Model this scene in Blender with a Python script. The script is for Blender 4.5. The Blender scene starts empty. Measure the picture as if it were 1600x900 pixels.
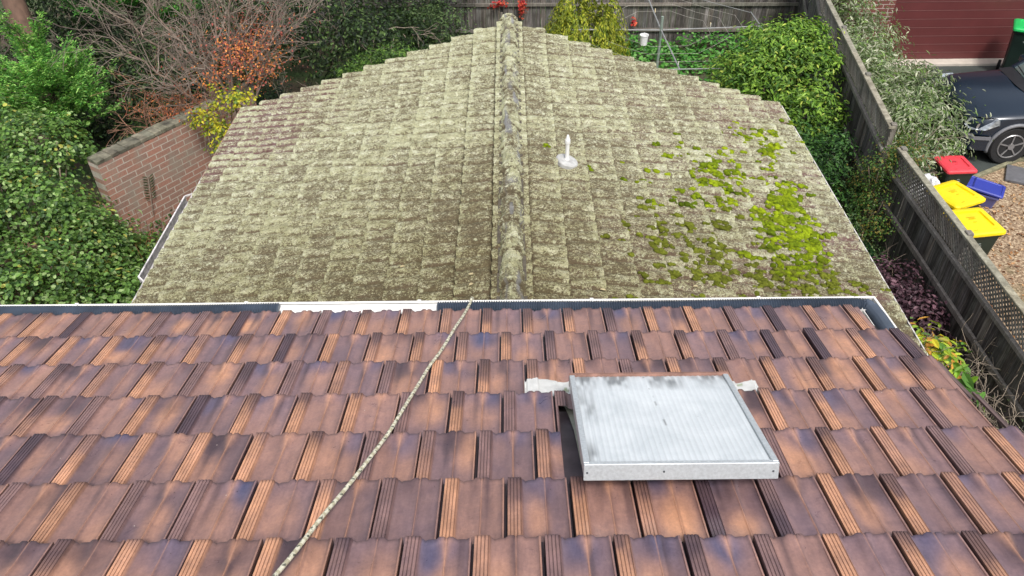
import bpy, math, random
import numpy as np
from mathutils import Matrix, Vector
S = bpy.context.scene
C = S.collection
R_ = math.radians

# ------------------------------------------------------------------ camera, world, sun, exposure
CAM = np.array([0.0, 0.0, 7.25])
PITCH, ROLL, FPX = R_(39.27), 0.010, 1250.0
sp_, cp_ = math.sin(PITCH), math.cos(PITCH)
R0 = np.array([1.0, 0, 0]); U0 = np.array([0, sp_, cp_]); F0 = np.array([0, cp_, -sp_])
CR = math.cos(ROLL) * R0 - math.sin(ROLL) * U0
CU = math.sin(ROLL) * R0 + math.cos(ROLL) * U0
cam_d = bpy.data.cameras.new('camera'); cam = bpy.data.objects.new('camera', cam_d); C.objects.link(cam)
cam.matrix_world = Matrix(((CR[0], CU[0], -F0[0], CAM[0]), (CR[1], CU[1], -F0[1], CAM[1]), (CR[2], CU[2], -F0[2], CAM[2]), (0, 0, 0, 1)))
cam_d.sensor_width = 36.0; cam_d.lens = 36.0 * FPX / 1600.0
cam_d.clip_start = 0.05; cam_d.clip_end = 600
S.camera = cam
SUN_EL, SUN_AZ = R_(58), R_(165)          # azimuth clockwise from +y
w = bpy.data.worlds.new("World"); S.world = w; w.use_nodes = True
nt = w.node_tree; nt.nodes.clear()
sky = nt.nodes.new('ShaderNodeTexSky'); sky.sky_type = 'NISHITA'; sky.sun_disc = False
sky.sun_elevation = SUN_EL; sky.sun_rotation = SUN_AZ; sky.air_density = 1.0; sky.dust_density = 4.0; sky.ozone_density = 1.0
hs = nt.nodes.new('ShaderNodeHueSaturation'); hs.inputs['Saturation'].default_value = 0.42
bg = nt.nodes.new('ShaderNodeBackground'); bg.inputs['Strength'].default_value = 0.138
wo = nt.nodes.new('ShaderNodeOutputWorld')
nt.links.new(sky.outputs[0], hs.inputs['Color']); nt.links.new(hs.outputs[0], bg.inputs['Color']); nt.links.new(bg.outputs[0], wo.inputs[0])
sd = bpy.data.lights.new('sun', 'SUN'); sd.energy = 1.9; sd.angle = R_(10); sd.color = (1.0, 0.96, 0.90)
so = bpy.data.objects.new('sun', sd); C.objects.link(so)
sv = Vector((math.sin(SUN_AZ) * math.cos(SUN_EL), math.cos(SUN_AZ) * math.cos(SUN_EL), math.sin(SUN_EL)))
so.rotation_euler = sv.to_track_quat('Z', 'Y').to_euler(); so.location = (0, -5, 20)
S.view_settings.view_transform = 'Standard'; S.view_settings.look = 'None'
S.view_settings.gamma = 1; S.view_settings.use_curve_mapping = False
S.view_settings.exposure = 0.55
S.render.engine = 'CYCLES'
S.cycles.max_bounces = 6; S.cycles.diffuse_bounces = 3; S.cycles.glossy_bounces = 3; S.cycles.transmission_bounces = 4; S.cycles.transparent_max_bounces = 6

# ------------------------------------------------------------------ helpers
def ray(px, py):
    u = (px - 800) / FPX; v = (450 - py) / FPX
    d = F0 + u * CR + v * CU
    return d
def at(px, py, z=None, y=None, x=None):
    d = ray(px, py)
    if z is not None: t = (z - CAM[2]) / d[2]
    elif y is not None: t = (y - CAM[1]) / d[1]
    else: t = (x - CAM[0]) / d[0]
    return CAM + t * d
def lin(r, g, b):
    f = lambda c: (c / 255 / 12.92) if c / 255 <= 0.04045 else ((c / 255 + 0.055) / 1.055) ** 2.4
    return np.array([f(r), f(g), f(b)])

def vnoise(x, y, z=None, seed=0):
    """smooth value noise in 0..1 on numpy arrays"""
    x = np.asarray(x, float); y = np.asarray(y, float)
    z = np.zeros_like(x) if z is None else np.asarray(z, float)
    xi, yi, zi = np.floor(x).astype(np.int64), np.floor(y).astype(np.int64), np.floor(z).astype(np.int64)
    xf, yf, zf = x - xi, y - yi, z - zi
    s = lambda t: t * t * (3 - 2 * t)
    xf, yf, zf = s(xf), s(yf), s(zf)
    def h(a, b, c):
        n = (a * 374761393 + b * 668265263 + c * 2147483647 + seed * 1274126177) & 0xffffffff
        n = ((n ^ (n >> 13)) * 1274126177) & 0xffffffff
        n = ((n ^ (n >> 16)) * 2246822519) & 0xffffffff
        return ((n ^ (n >> 15)) & 0xffff) / 65535.0
    r = 0
    for dx in (0, 1):
        for dy in (0, 1):
            for dz in (0, 1):
                wt = (xf if dx else 1 - xf) * (yf if dy else 1 - yf) * (zf if dz else 1 - zf)
                r = r + wt * h(xi + dx, yi + dy, zi + dz)
    return r

def mesh_np(name, V, F, cols=None, smooth=False):
    V = np.ascontiguousarray(V, dtype=np.float32); F = np.ascontiguousarray(F, dtype=np.int32)
    me = bpy.data.meshes.new(name)
    n, k = F.shape
    me.vertices.add(len(V)); me.vertices.foreach_set('co', V.ravel())
    me.loops.add(n * k); me.loops.foreach_set('vertex_index', F.ravel())
    me.polygons.add(n); me.polygons.foreach_set('loop_start', np.arange(0, n * k, k, dtype=np.int32))
    try: me.polygons.foreach_set('loop_total', np.full(n, k, dtype=np.int32))
    except Exception: pass
    me.polygons.foreach_set('use_smooth', np.full(n, smooth, dtype=bool))
    me.update(calc_edges=True)
    if cols is not None: set_cols(me, cols)
    return me
def set_cols(me, cols):
    a = me.color_attributes.new('Col', 'FLOAT_COLOR', 'POINT')
    c = np.ones((len(cols), 4), np.float32); c[:, :3] = np.asarray(cols)[:, :3]
    a.data.foreach_set('color', c.ravel())
def link(name, me, m, parent=None, world=True):
    """world=True: the mesh is in world coordinates and is shifted to its parent's base"""
    o = bpy.data.objects.new(name, me); C.objects.link(o)
    if m is not None: me.materials.append(m)
    if parent is not None:
        o.parent = parent
        if world:
            off = Vector((0, 0, 0)); p = parent
            while p: off += p.location; p = p.parent
            me.transform(Matrix.Translation(-off))
    return o
def set_base(o):
    """moves the origin of a top-level mesh in world coordinates to its base"""
    me = o.data; n = len(me.vertices); a = np.empty(n * 3, np.float32); me.vertices.foreach_get('co', a); a = a.reshape(-1, 3)
    c = Vector(((a[:, 0].min() + a[:, 0].max()) / 2, (a[:, 1].min() + a[:, 1].max()) / 2, a[:, 2].min()))
    me.transform(Matrix.Translation(-c)); o.location = c
def tag(o, label=None, cat=None, group=None, kind=None):
    if label: o['label'] = label
    if cat: o['category'] = cat
    if group: o['group'] = group
    if kind: o['kind'] = kind
    return o
def empty(name, loc, label, cat, group=None, rz=0):
    o = bpy.data.objects.new(name, None); C.objects.link(o); o.location = loc; o.rotation_euler = (0, 0, rz); o.empty_display_size = 0.2
    return tag(o, label, cat, group)

class MB:
    def __init__(s): s.v = []; s.f = []; s.c = []
    def add(s, V, F, col=(1, 1, 1)):
        b = len(s.v); s.v.extend([tuple(map(float, p)) for p in V]); s.f.extend([tuple(i + b for i in f) for f in F])
        s.c.extend([tuple(col)] * len(V)); return s
    def box(s, c, size, M=None, col=(1, 1, 1), bev=0.0):
        hx, hy, hz = [q / 2 for q in size]
        P = []
        if bev <= 0:
            for z in (-hz, hz):
                for x, y in ((-hx, -hy), (hx, -hy), (hx, hy), (-hx, hy)): P.append(Vector((x, y, z)))
            F = [(0, 3, 2, 1), (4, 5, 6, 7), (0, 1, 5, 4), (1, 2, 6, 5), (2, 3, 7, 6), (3, 0, 4, 7)]
        else:
            b = bev
            for z, k in ((-hz, b), (-hz + b, 0), (hz - b, 0), (hz, b)):
                for x, y in ((-hx + k + b, -hy + k), (hx - k - b, -hy + k), (hx - k, -hy + k + b), (hx - k, hy - k - b), (hx - k - b, hy - k), (-hx + k + b, hy - k), (-hx + k, hy - k - b), (-hx + k, -hy + k + b)):
                    P.append(Vector((x, y, z)))
            F = [tuple(range(7, -1, -1)), tuple(range(24, 32))]
            for r in range(3):
                for i in range(8):
                    j = (i + 1) % 8; F.append((r * 8 + i, r * 8 + j, r * 8 + 8 + j, r * 8 + 8 + i))
        if M is not None: P = [M @ p for p in P]
        c = Vector(c); return s.add([p + c for p in P], F, col)
    def beam(s, a, b, wd, ht, col=(1, 1, 1), up=(0, 0, 1), bev=0.0):
        a = Vector(a); b = Vector(b); d = (b - a); L = d.length; d.normalize()
        up = Vector(up); side = d.cross(up).normalized(); u2 = side.cross(d)
        M = Matrix((d, side, u2)).transposed()
        return s.box((a + b) / 2, (L, wd, ht), M, col, bev)
    def tube(s, pts, rad, n=8, col=(1, 1, 1), cap=True):
        pts = [Vector(p) for p in pts]
        if not hasattr(rad, '__len__'): rad = [rad] * len(pts)
        V = []; F = []; ref = None
        for i, p in enumerate(pts):
            d = (pts[min(i + 1, len(pts) - 1)] - pts[max(i - 1, 0)]).normalized()
            if ref is None:
                ref = d.orthogonal().normalized()
            ref = (ref - d * ref.dot(d)).normalized(); b = d.cross(ref)
            for k in range(n):
                a = 2 * math.pi * k / n; V.append(p + (ref * math.cos(a) + b * math.sin(a)) * rad[i])
        for i in range(len(pts) - 1):
            for k in range(n):
                j = (k + 1) % n; F.append((i * n + k, i * n + j, i * n + n + j, i * n + n + k))
        if cap: F.append(tuple(range(n - 1, -1, -1))); F.append(tuple(range((len(pts) - 1) * n, len(pts) * n)))
        return s.add(V, F, col)
    def lathe(s, prof, c=(0, 0, 0), n=20, M=None, col=(1, 1, 1)):
        V = []; F = []
        for r, z in prof:
            for k in range(n):
                a = 2 * math.pi * k / n; p = Vector((r * math.cos(a), r * math.sin(a), z)); V.append((M @ p if M is not None else p) + Vector(c))
        for i in range(len(prof) - 1):
            for k in range(n):
                j = (k + 1) % n; F.append((i * n + k, i * n + j, i * n + n + j, i * n + n + k))
        F.append(tuple(range(n - 1, -1, -1))); F.append(tuple(range((len(prof) - 1) * n, len(prof) * n)))
        return s.add(V, F, col)
    def prism(s, poly, y0, y1, M=None, col=(1, 1, 1)):
        """polygon in (x, z) extruded along y"""
        n = len(poly); V = [Vector((x, y0, z)) for x, z in poly] + [Vector((x, y1, z)) for x, z in poly]
        if M is not None: V = [M @ p for p in V]
        F = [tuple(range(n)), tuple(range(2 * n - 1, n - 1, -1))] + [((i + 1) % n, i, i + n, (i + 1) % n + n) for i in range(n)]
        return s.add(V, F, col)
    def build(s, name, m, parent=None, world=True, smooth=False):
        me = bpy.data.meshes.new(name); me.from_pydata(s.v, [], s.f); me.update()
        set_cols(me, np.array(s.c))
        if smooth: me.polygons.foreach_set('use_smooth', [True] * len(me.polygons))
        return link(name, me, m, parent, world)
def structure(o): o['kind'] = 'structure'; return o

# ------------------------------------------------------------------ materials
def new_mat(name):
    m = bpy.data.materials.new(name); m.use_nodes = True; n = m.node_tree
    return m, n, n.nodes['Principled BSDF']
def N(n, t, **kw):
    x = n.nodes.new(t)
    for k, v in kw.items():
        if k in x.inputs: x.inputs[k].default_value = v
        else: setattr(x, k, v)
    return x
def ramp(n, fac, stops):
    r = n.nodes.new('ShaderNodeValToRGB'); e = r.color_ramp.elements
    while len(e) < len(stops): e.new(0.5)
    for i, (p, c) in enumerate(stops):
        e[i].position = p; e[i].color = (*c, 1) if hasattr(c, '__len__') else (c, c, c, 1)
    n.links.new(fac, r.inputs[0]); return r
def mixc(n, fac, a, b, mode='MIX'):
    x = n.nodes.new('ShaderNodeMix'); x.data_type = 'RGBA'; x.blend_type = mode
    for k, v in ((0, fac), (6, a), (7, b)):
        if hasattr(v, 'is_linked') or hasattr(v, 'links'): n.links.new(v, x.inputs[k])
        elif k == 0: x.inputs[0].default_value = v
        else: x.inputs[k].default_value = (*v, 1)
    return x.outputs[2]
def texco(n, scale=(1, 1, 1), kind='Object'):
    t = n.nodes.new('ShaderNodeTexCoord'); mp = n.nodes.new('ShaderNodeMapping'); mp.inputs['Scale'].default_value = scale
    n.links.new(t.outputs[kind], mp.inputs[0]); return mp.outputs[0]
def noise(n, co, scale, detail=4, rough=0.6, out=0, dist=0.0):
    x = N(n, 'ShaderNodeTexNoise', Scale=scale, Detail=detail, Roughness=rough, Distortion=dist); n.links.new(co, x.inputs['Vector']); return x.outputs[out]
def bump(n, b, h, strength=0.3, dist=0.01, chain=None):
    x = N(n, 'ShaderNodeBump', Strength=strength, Distance=dist); n.links.new(h, x.inputs['Height'])
    if chain: n.links.new(chain, x.inputs['Normal'])
    n.links.new(x.outputs[0], b.inputs['Normal']); return x.outputs[0]
def simple(name, col, rough=0.6, metal=0.0, var=0.12, scale=12, bmp=0.1, spec=0.5, co_scale=(1, 1, 1), usecol=True):
    m, n, b = new_mat(name)
    co = texco(n, co_scale); nz = noise(n, co, scale, 5)
    c = np.array(col)
    r = ramp(n, nz, [(0.3, tuple(c * (1 - var))), (0.7, tuple(np.minimum(c * (1 + var), 1)))])
    out = r.outputs[0]
    if usecol:
        a = N(n, 'ShaderNodeVertexColor', layer_name='Col'); out = mixc(n, 1.0, out, a.outputs[0], 'MULTIPLY')
    n.links.new(out, b.inputs['Base Color'])
    b.inputs['Roughness'].default_value = rough; b.inputs['Metallic'].default_value = metal; b.inputs['Specular IOR Level'].default_value = spec
    if bmp: bump(n, b, noise(n, co, scale * 6, 3), bmp, 0.004)
    return m
def leaf_mat(name='foliage', rough=0.5, trans=0.25):
    m, n, b = new_mat(name)
    a = N(n, 'ShaderNodeVertexColor', layer_name='Col')
    n.links.new(a.outputs[0], b.inputs['Base Color']); b.inputs['Roughness'].default_value = rough; b.inputs['Specular IOR Level'].default_value = 0.35
    t = n.nodes.new('ShaderNodeBsdfTranslucent'); n.links.new(mixc(n, 1.0, a.outputs[0], (1.3, 1.25, 0.6), 'MULTIPLY'), t.inputs[0])
    mx = n.nodes.new('ShaderNodeMixShader'); mx.inputs[0].default_value = trans
    n.links.new(b.outputs[0], mx.inputs[1]); n.links.new(t.outputs[0], mx.inputs[2]); n.links.new(mx.outputs[0], n.nodes['Material Output'].inputs[0])
    return m
M_leaf = leaf_mat()
M_bark = simple('bark', (0.17, 0.125, 0.095), 0.9, var=0.35, scale=14, bmp=0.5, co_scale=(1, 1, 0.25))
M_twig = simple('twig_bark', (0.26, 0.21, 0.165), 0.85, var=0.25, scale=20, bmp=0)

def clay_mat():
    m, n, b = new_mat('glazed_clay_tile')
    a = N(n, 'ShaderNodeVertexColor', layer_name='Col'); co = texco(n)
    fine = noise(n, co, 90, 4, 0.7); mid = noise(n, co, 14, 5, 0.65, dist=0.6)
    c = mixc(n, 1.0, a.outputs[0], ramp(n, mid, [(0.25, (0.74, 0.74, 0.80)), (0.75, (1.16, 1.12, 1.07))]).outputs[0], 'MULTIPLY')
    c = mixc(n, 1.0, c, ramp(n, fine, [(0.3, (0.86, 0.86, 0.86)), (0.7, (1.1, 1.1, 1.1))]).outputs[0], 'MULTIPLY')
    gs = noise(n, texco(n, (1.0, .16, .16)), 42, 4, .7); c = mixc(n, 1.0, c, ramp(n, gs, [(0.3, (0.84, 0.83, 0.84)), (0.7, (1.10, 1.09, 1.08))]).outputs[0], 'MULTIPLY')
    gr = noise(n, co, 30, 6, 0.8, dist=.4); c = mixc(n, ramp(n, gr, [(0.62, 0.0), (0.74, 0.30)]).outputs[0], c, (0.075, 0.06, 0.06))
    # little chips and pale droppings
    v = N(n, 'ShaderNodeTexVoronoi', Scale=9.0); n.links.new(co, v.inputs['Vector'])
    sp = ramp(n, v.outputs['Distance'], [(0.012, 1.0), (0.022, 0.0)])
    c = mixc(n, sp.outputs[0], c, (0.55, 0.48, 0.42))
    n.links.new(c, b.inputs['Base Color'])
    rr = ramp(n, mid, [(0.3, 0.26), (0.7, 0.44)]); n.links.new(rr.outputs[0], b.inputs['Roughness'])
    b.inputs['Specular IOR Level'].default_value = 0.5
    b1 = bump(n, b, fine, 0.12, 0.002); bump(n, b, mid, 0.18, 0.004, b1)
    return m
M_clay = clay_mat()

def lichen_mat(name='lichen_crusted_concrete', bc=((0.10, 0.050, 0.045), (0.17, 0.105, 0.10), (0.22, 0.19, 0.20))):
    """attribute Col: r = lichen cover with painted lap shade, g = brown algae, b = bare tile showing"""
    m, n, b = new_mat(name)
    a = N(n, 'ShaderNodeVertexColor', layer_name='Col'); sep = n.nodes.new('ShaderNodeSeparateColor'); n.links.new(a.outputs[0], sep.inputs[0])
    co = texco(n, (.78, 1, 1)); con = texco(n)
    n1 = noise(n, co, 50, 5, 0.80); n2 = noise(n, co, 13, 5, 0.7, dist=0.5); n3 = noise(n, con, 110, 2, 0.6)
    brown = ramp(n, n1, [(0.3, (0.085, 0.068, 0.044)), (0.7, (0.20, 0.168, 0.108))]).outputs[0]
    lich = ramp(n, n2, [(0.25, (0.28, 0.278, 0.155)), (0.5, (0.405, 0.408, 0.26)), (0.8, (0.58, 0.585, 0.45))]).outputs[0]
    bare = ramp(n, n2, [(0.3, bc[0]), (0.55, bc[1]), (0.8, bc[2])]).outputs[0]
    def madd(x, mul, add):
        q = N(n, 'ShaderNodeMath', operation='MULTIPLY_ADD'); q.inputs[1].default_value = mul; q.inputs[2].default_value = add; n.links.new(x, q.inputs[0]); return q.outputs[0]
    def addn(x, y, op='ADD'):
        q = N(n, 'ShaderNodeMath', operation=op); n.links.new(x, q.inputs[0]); n.links.new(y, q.inputs[1]); return q.outputs[0]
    # speckle: threshold of fine noise against the cover
    t = addn(addn(madd(n1, 1.9, -0.95), madd(n3, 1.0, -0.5)), addn(madd(n2, 0.65, -0.325), sep.outputs[0]))
    k = ramp(n, t, [(0.34, 0.0), (0.62, 1.0)])
    base = mixc(n, sep.outputs[2], brown, bare)
    c = mixc(n, k.outputs[0], base, lich)
    vz = N(n, 'ShaderNodeTexVoronoi', Scale=11.0); n.links.new(con, vz.inputs['Vector']); vs_ = addn(vz.outputs['Distance'], madd(n1, .5, -.25)); spt = ramp(n, vs_, [(0.13, 1.0), (0.20, 0.0)]); vsep = n.nodes.new('ShaderNodeSeparateColor'); n.links.new(vz.outputs['Color'], vsep.inputs[0])
    c = mixc(n, addn(spt.outputs[0], ramp(n, vsep.outputs[0], [(0.55, 0.0), (0.6, .85)]).outputs[0], 'MULTIPLY'), c, (0.50, 0.52, 0.38))
    dk = ramp(n, noise(n, co, 75, 3, .7), [(0.56, 0.0), (0.66, .6)]); c = mixc(n, dk.outputs[0], c, (0.085, 0.075, 0.045))
    wht = addn(madd(n3, 1.0, 0.0), madd(n2, 0.5, -0.25))
    kw = ramp(n, wht, [(0.60, 0.0), (0.70, 1.0)])
    kk = addn(kw.outputs[0], k.outputs[0], 'MULTIPLY')
    c = mixc(n, madd(kk, 0.55, 0.0), c, (0.72, 0.72, 0.60))
    gcol = mixc(n, madd(sep.outputs[1], 0.62, 0.0), c, mixc(n, 1.0, c, (0.56, 0.50, 0.33), 'MULTIPLY'))
    n.links.new(gcol, b.inputs['Base Color']); b.inputs['Roughness'].default_value = 0.95; b.inputs['Specular IOR Level'].default_value = 0.15
    b1 = bump(n, b, n1, 0.9, 0.012); bump(n, b, n3, 0.7, 0.006, b1)
    return m
M_lichen = lichen_mat(); M_lichen_ridge = lichen_mat('lichen_on_ridge_caps', ((0.14, 0.14, 0.135), (0.24, 0.24, 0.24), (0.36, 0.36, 0.36)))

def moss_mat():
    m, n, b = new_mat('moss_cushion'); co = texco(n)
    a = N(n, 'ShaderNodeVertexColor', layer_name='Col'); f = noise(n, co, 160, 4, 0.7)
    c = mixc(n, 1.0, a.outputs[0], ramp(n, f, [(0.3, (0.5, 0.5, 0.4)), (0.7, (1.35, 1.35, 1.2))]).outputs[0], 'MULTIPLY')
    n.links.new(c, b.inputs['Base Color']); b.inputs['Roughness'].default_value = 1.0; b.inputs['Specular IOR Level'].default_value = 0.1
    bump(n, b, f, 1.0, 0.01); return m
M_moss = moss_mat()

def wood_mat(name, c1, c2, c3):
    m, n, b = new_mat(name); a = N(n, 'ShaderNodeVertexColor', layer_name='Col')
    sepc = n.nodes.new('ShaderNodeSeparateColor'); n.links.new(a.outputs[0], sepc.inputs[0])
    co = texco(n, (22, 22, 1.1)); g = noise(n, co, 2.2, 6, 0.7); co2 = texco(n); st = noise(n, co2, 3.5, 5, 0.65)
    c = ramp(n, g, [(0.25, c1), (0.5, c2), (0.78, c3)]).outputs[0]
    c = mixc(n, 1.0, c, ramp(n, st, [(0.3, (0.62, 0.60, 0.58)), (0.7, (1.15, 1.15, 1.15))]).outputs[0], 'MULTIPLY')
    c = mixc(n, 1.0, c, a.outputs[0], 'MULTIPLY')
    n.links.new(c, b.inputs['Base Color']); b.inputs['Roughness'].default_value = 0.9; b.inputs['Specular IOR Level'].default_value = 0.2
    bump(n, b, g, 0.5, 0.006); return m
M_paling = wood_mat('weathered_paling', (0.04, 0.037, 0.034), (0.105, 0.097, 0.090), (0.30, 0.285, 0.275))
M_rail = wood_mat('weathered_rail', (0.12, 0.11, 0.095), (0.22, 0.205, 0.18), (0.36, 0.34, 0.30))
def wood_h(name, c1, c2, c3):
    m = wood_mat(name, c1, c2, c3)
    for nd in m.node_tree.nodes:
        if nd.type == 'MAPPING' and nd.inputs['Scale'].default_value[0] == 22: nd.inputs['Scale'].default_value = (7, 7, 14)
    return m
M_cap = wood_h('lichen_spotted_cap', (0.13, 0.12, 0.095), (0.27, 0.26, 0.20), (0.45, 0.44, 0.36))

def brick_mat(name, c1, c2, mortar, sx=1.0, streak=True, axis='x'):
    m, n, b = new_mat(name)
    tc = n.nodes.new('ShaderNodeTexCoord'); sepx = n.nodes.new('ShaderNodeSeparateXYZ'); cmb = n.nodes.new('ShaderNodeCombineXYZ')
    n.links.new(tc.outputs['Object'], sepx.inputs[0]); n.links.new(sepx.outputs[0], cmb.inputs[0]); n.links.new(sepx.outputs[2], cmb.inputs[1])
    co = tc.outputs['Object']
    br = N(n, 'ShaderNodeTexBrick', Scale=1.0); br.inputs['Brick Width'].default_value = 0.24; br.inputs['Row Height'].default_value = 0.086
    br.inputs['Mortar Size'].default_value = 0.007; br.inputs['Color1'].default_value = (*c1, 1); br.inputs['Color2'].default_value = (*c2, 1); br.inputs['Mortar'].default_value = (*mortar, 1)
    br.inputs['Bias'].default_value = 0.0
    wn = N(n, 'ShaderNodeTexNoise', Scale=3.0, Detail=3.0); n.links.new(co, wn.inputs['Vector'])
    vm = N(n, 'ShaderNodeVectorMath', operation='MULTIPLY_ADD'); vm.inputs[1].default_value = (0.012, 0.012, 0); n.links.new(wn.outputs[1], vm.inputs[0]); n.links.new(cmb.outputs[0], vm.inputs[2])
    n.links.new(vm.outputs[0], br.inputs['Vector'])
    c = br.outputs[0]
    nz = noise(n, co, 2.0, 6, 0.7); f = noise(n, co, 40, 4, 0.7)
    c = mixc(n, 1.0, c, ramp(n, f, [(0.3, (0.75, 0.75, 0.75)), (0.7, (1.15, 1.15, 1.15))]).outputs[0], 'MULTIPLY')
    if streak:
        c = mixc(n, ramp(n, nz, [(0.48, 0.0), (0.62, 0.6)]).outputs[0], c, (0.27, 0.25, 0.20))
        c = mixc(n, ramp(n, noise(n, co, 1.3, 4, 0.6), [(0.55, 0.0), (0.7, 0.5)]).outputs[0], c, (0.40, 0.17, 0.10))
    n.links.new(c, b.inputs['Base Color']); b.inputs['Roughness'].default_value = 0.9
    bump(n, b, br.outputs[1], -0.4, 0.006); return m
M_oldbrick = brick_mat('old_red_brick', (0.40, 0.20, 0.145), (0.30, 0.18, 0.14), (0.50, 0.45, 0.38))
M_garbrick = brick_mat('brown_brick', (0.19, 0.065, 0.05), (0.14, 0.05, 0.042), (0.42, 0.36, 0.32), streak=False)
M_wall = simple('rendered_wall', (0.5, 0.45, 0.38), 0.9, scale=3)
M_white = simple('white_enamel', (0.74, 0.73, 0.70), 0.45, scale=6, var=0.12, bmp=0.03)
M_fascia = simple('flaking_fascia', (0.48, 0.46, 0.44), 0.7, scale=16, var=0.45, bmp=0.2)
M_rust = simple('rusty_edge', (0.24, 0.13, 0.10), 0.8, scale=12, var=0.5, bmp=0.2)
M_darkmetal = simple('dark_gutter_inside', (0.07, 0.075, 0.085), 0.6, scale=8, var=0.3)
M_pipe = simple('blue_grey_corrugated_plastic', (0.060, 0.078, 0.110), 0.36, scale=5, var=0.3, bmp=0.05)
M_gal = simple('galvanised_steel', (0.50, 0.535, 0.555), 0.42, 0.35, var=0.14, scale=90, bmp=0.05)
M_mortar = simple('grey_mortar', (0.30, 0.30, 0.32), 0.9, scale=20, var=0.3, bmp=0.4)
M_pvc = simple('white_pipe_plastic', (0.76, 0.76, 0.75), 0.35, scale=8, var=0.04, bmp=0)

# ------------------------------------------------------------------ ground and paving (the setting)
def sheet(name, pts, z, m, res=None):
    me = bpy.data.meshes.new(name); me.from_pydata([(x, y, z) for x, y in pts], [], [tuple(range(len(pts)))]); me.update()
    return structure(link(name, me, m))
def ground_mat():
    m, n, b = new_mat('leafy_soil'); co = texco(n)
    a1 = noise(n, co, 1.2, 6, 0.7); a2 = noise(n, co, 22, 5, 0.75)
    c = mixc(n, ramp(n, a1, [(0.42, 0.0), (0.58, 1.0)]).outputs[0], ramp(n, a2, [(0.3, (0.035, 0.026, 0.018)), (0.7, (0.11, 0.08, 0.05))]).outputs[0],
             ramp(n, a2, [(0.3, (0.02, 0.045, 0.012)), (0.7, (0.06, 0.11, 0.03))]).outputs[0])
    n.links.new(c, b.inputs['Base Color']); b.inputs['Roughness'].default_value = 1; bump(n, b, a2, 0.8, 0.03); return m
def mulch_mat():
    m, n, b = new_mat('bark_mulch'); co = texco(n)
    v = N(n, 'ShaderNodeTexVoronoi', Scale=40.0); n.links.new(co, v.inputs['Vector']); v.inputs['Randomness'].default_value = 1
    sc = n.nodes.new('ShaderNodeSeparateColor'); n.links.new(v.outputs['Color'], sc.inputs[0])
    c = ramp(n, sc.outputs[0], [(0.0, (0.13, 0.085, 0.05)), (0.4, (0.23, 0.155, 0.095)), (0.75, (0.33, 0.235, 0.15)), (1.0, (0.50, 0.40, 0.27))]).outputs[0]
    g = noise(n, co, 1.6, 4, 0.6); c = mixc(n, ramp(n, g, [(0.56, 0.0), (0.7, 0.55)]).outputs[0], c, (0.07, 0.10, 0.03))
    n.links.new(c, b.inputs['Base Color']); b.inputs['Roughness'].default_value = 0.95; bump(n, b, v.outputs['Distance'], -0.9, 0.02); return m
def asphalt_mat():
    m, n, b = new_mat('worn_asphalt'); co = texco(n); f = noise(n, co, 120, 3, 0.7); g = noise(n, co, 1.5, 4, 0.6)
    c = ramp(n, f, [(0.3, (0.028, 0.036, 0.034)), (0.7, (0.068, 0.080, 0.076))]).outputs[0]
    c = mixc(n, 1.0, c, ramp(n, g, [(0.3, (0.75, 0.8, 0.78)), (0.7, (1.25, 1.2, 1.2))]).outputs[0], 'MULTIPLY')
    n.links.new(c, b.inputs['Base Color']); b.inputs['Roughness'].default_value = 0.8; bump(n, b, f, 0.5, 0.004); return m
M_ground, M_mulch, M_asph = ground_mat(), mulch_mat(), asphalt_mat()
sheet('ground', [(-150, -150), (150, -150), (150, 150), (-150, 150)], 0.0, M_ground)
sheet('mulch_bed', [(5.15, -2), (14, -2), (14, 12.6), (8.9, 12.25), (8.0, 11.75), (7.35, 11.35), (6.6, 11.2), (5.9, 12.6), (5.5, 12.6), (5.13, 9.6)], 0.004, M_mulch)
sheet('driveway', [(6.6, 11.2), (7.35, 11.35), (8.0, 11.75), (8.9, 12.25), (14, 12.6), (30, 12.8), (30, 16.38), (6.7, 16.38), (6.5, 13.5)], 0.008, M_asph)
e = MB(); ept = [(6.6, 11.2, 0.03), (7.35, 11.35, 0.03), (8.0, 11.75, 0.03), (8.9, 12.25, 0.03), (14, 12.6, 0.03)]
for a, b in zip(ept[:-1], ept[1:]): e.beam(a, b, 0.07, 0.07, bev=0.01)
structure(e.build('driveway_edging', simple('mossy_edging', (0.20, 0.19, 0.12), 0.9, scale=10, var=0.35)))
pv = MB(); pc = at(1592, 282, z=0.0)
pv.box((pc[0] + 0.35, pc[1] - 0.05, 0.03), (1.1, 0.55, 0.05), Matrix.Rotation(-0.5, 3, 'Z'), bev=0.008)
structure(pv.build('paving', simple('dark_paver', (0.115, 0.115, 0.125), 0.8, scale=10, var=0.2)))

# ------------------------------------------------------------------ upper house with the clay tile roof
PU, D0, GA, TW = R_(19.5), 1.645, 0.3403, 0.2257
TU = np.array([0, math.cos(PU), -math.sin(PU)]); NU = np.array([0, math.sin(PU), math.cos(PU)])
def onroof(x, s, h):
    x, s, h = np.broadcast_arrays(np.asarray(x, float), np.asarray(s, float), np.asarray(h, float))
    return CAM + s[..., None] * TU + (h - D0)[..., None] * NU + x[..., None] * R0
def roof_hit(px, py, h=0.0):
    d = ray(px, py); t = -(D0 - h) / d.dot(NU); p = d * t
    return p[0], p.dot(TU)          # x, s
S0 = 4.213
offs = {0: .26, 1: .74, 2: .28, 3: .81, 4: .384, 5: .89, 6: .42, 7: .93, 8: .45, 9: .95, 10: .47, 11: .97, 12: .49}
XR, XL = 2.035, -5.0
house = empty('brick_house', (-1.2, 1.0, 0.0), 'near house with a roof of mottled orange and mauve clay tiles, skylight and white gutter', 'house')
rng = np.random.default_rng(5)
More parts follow.
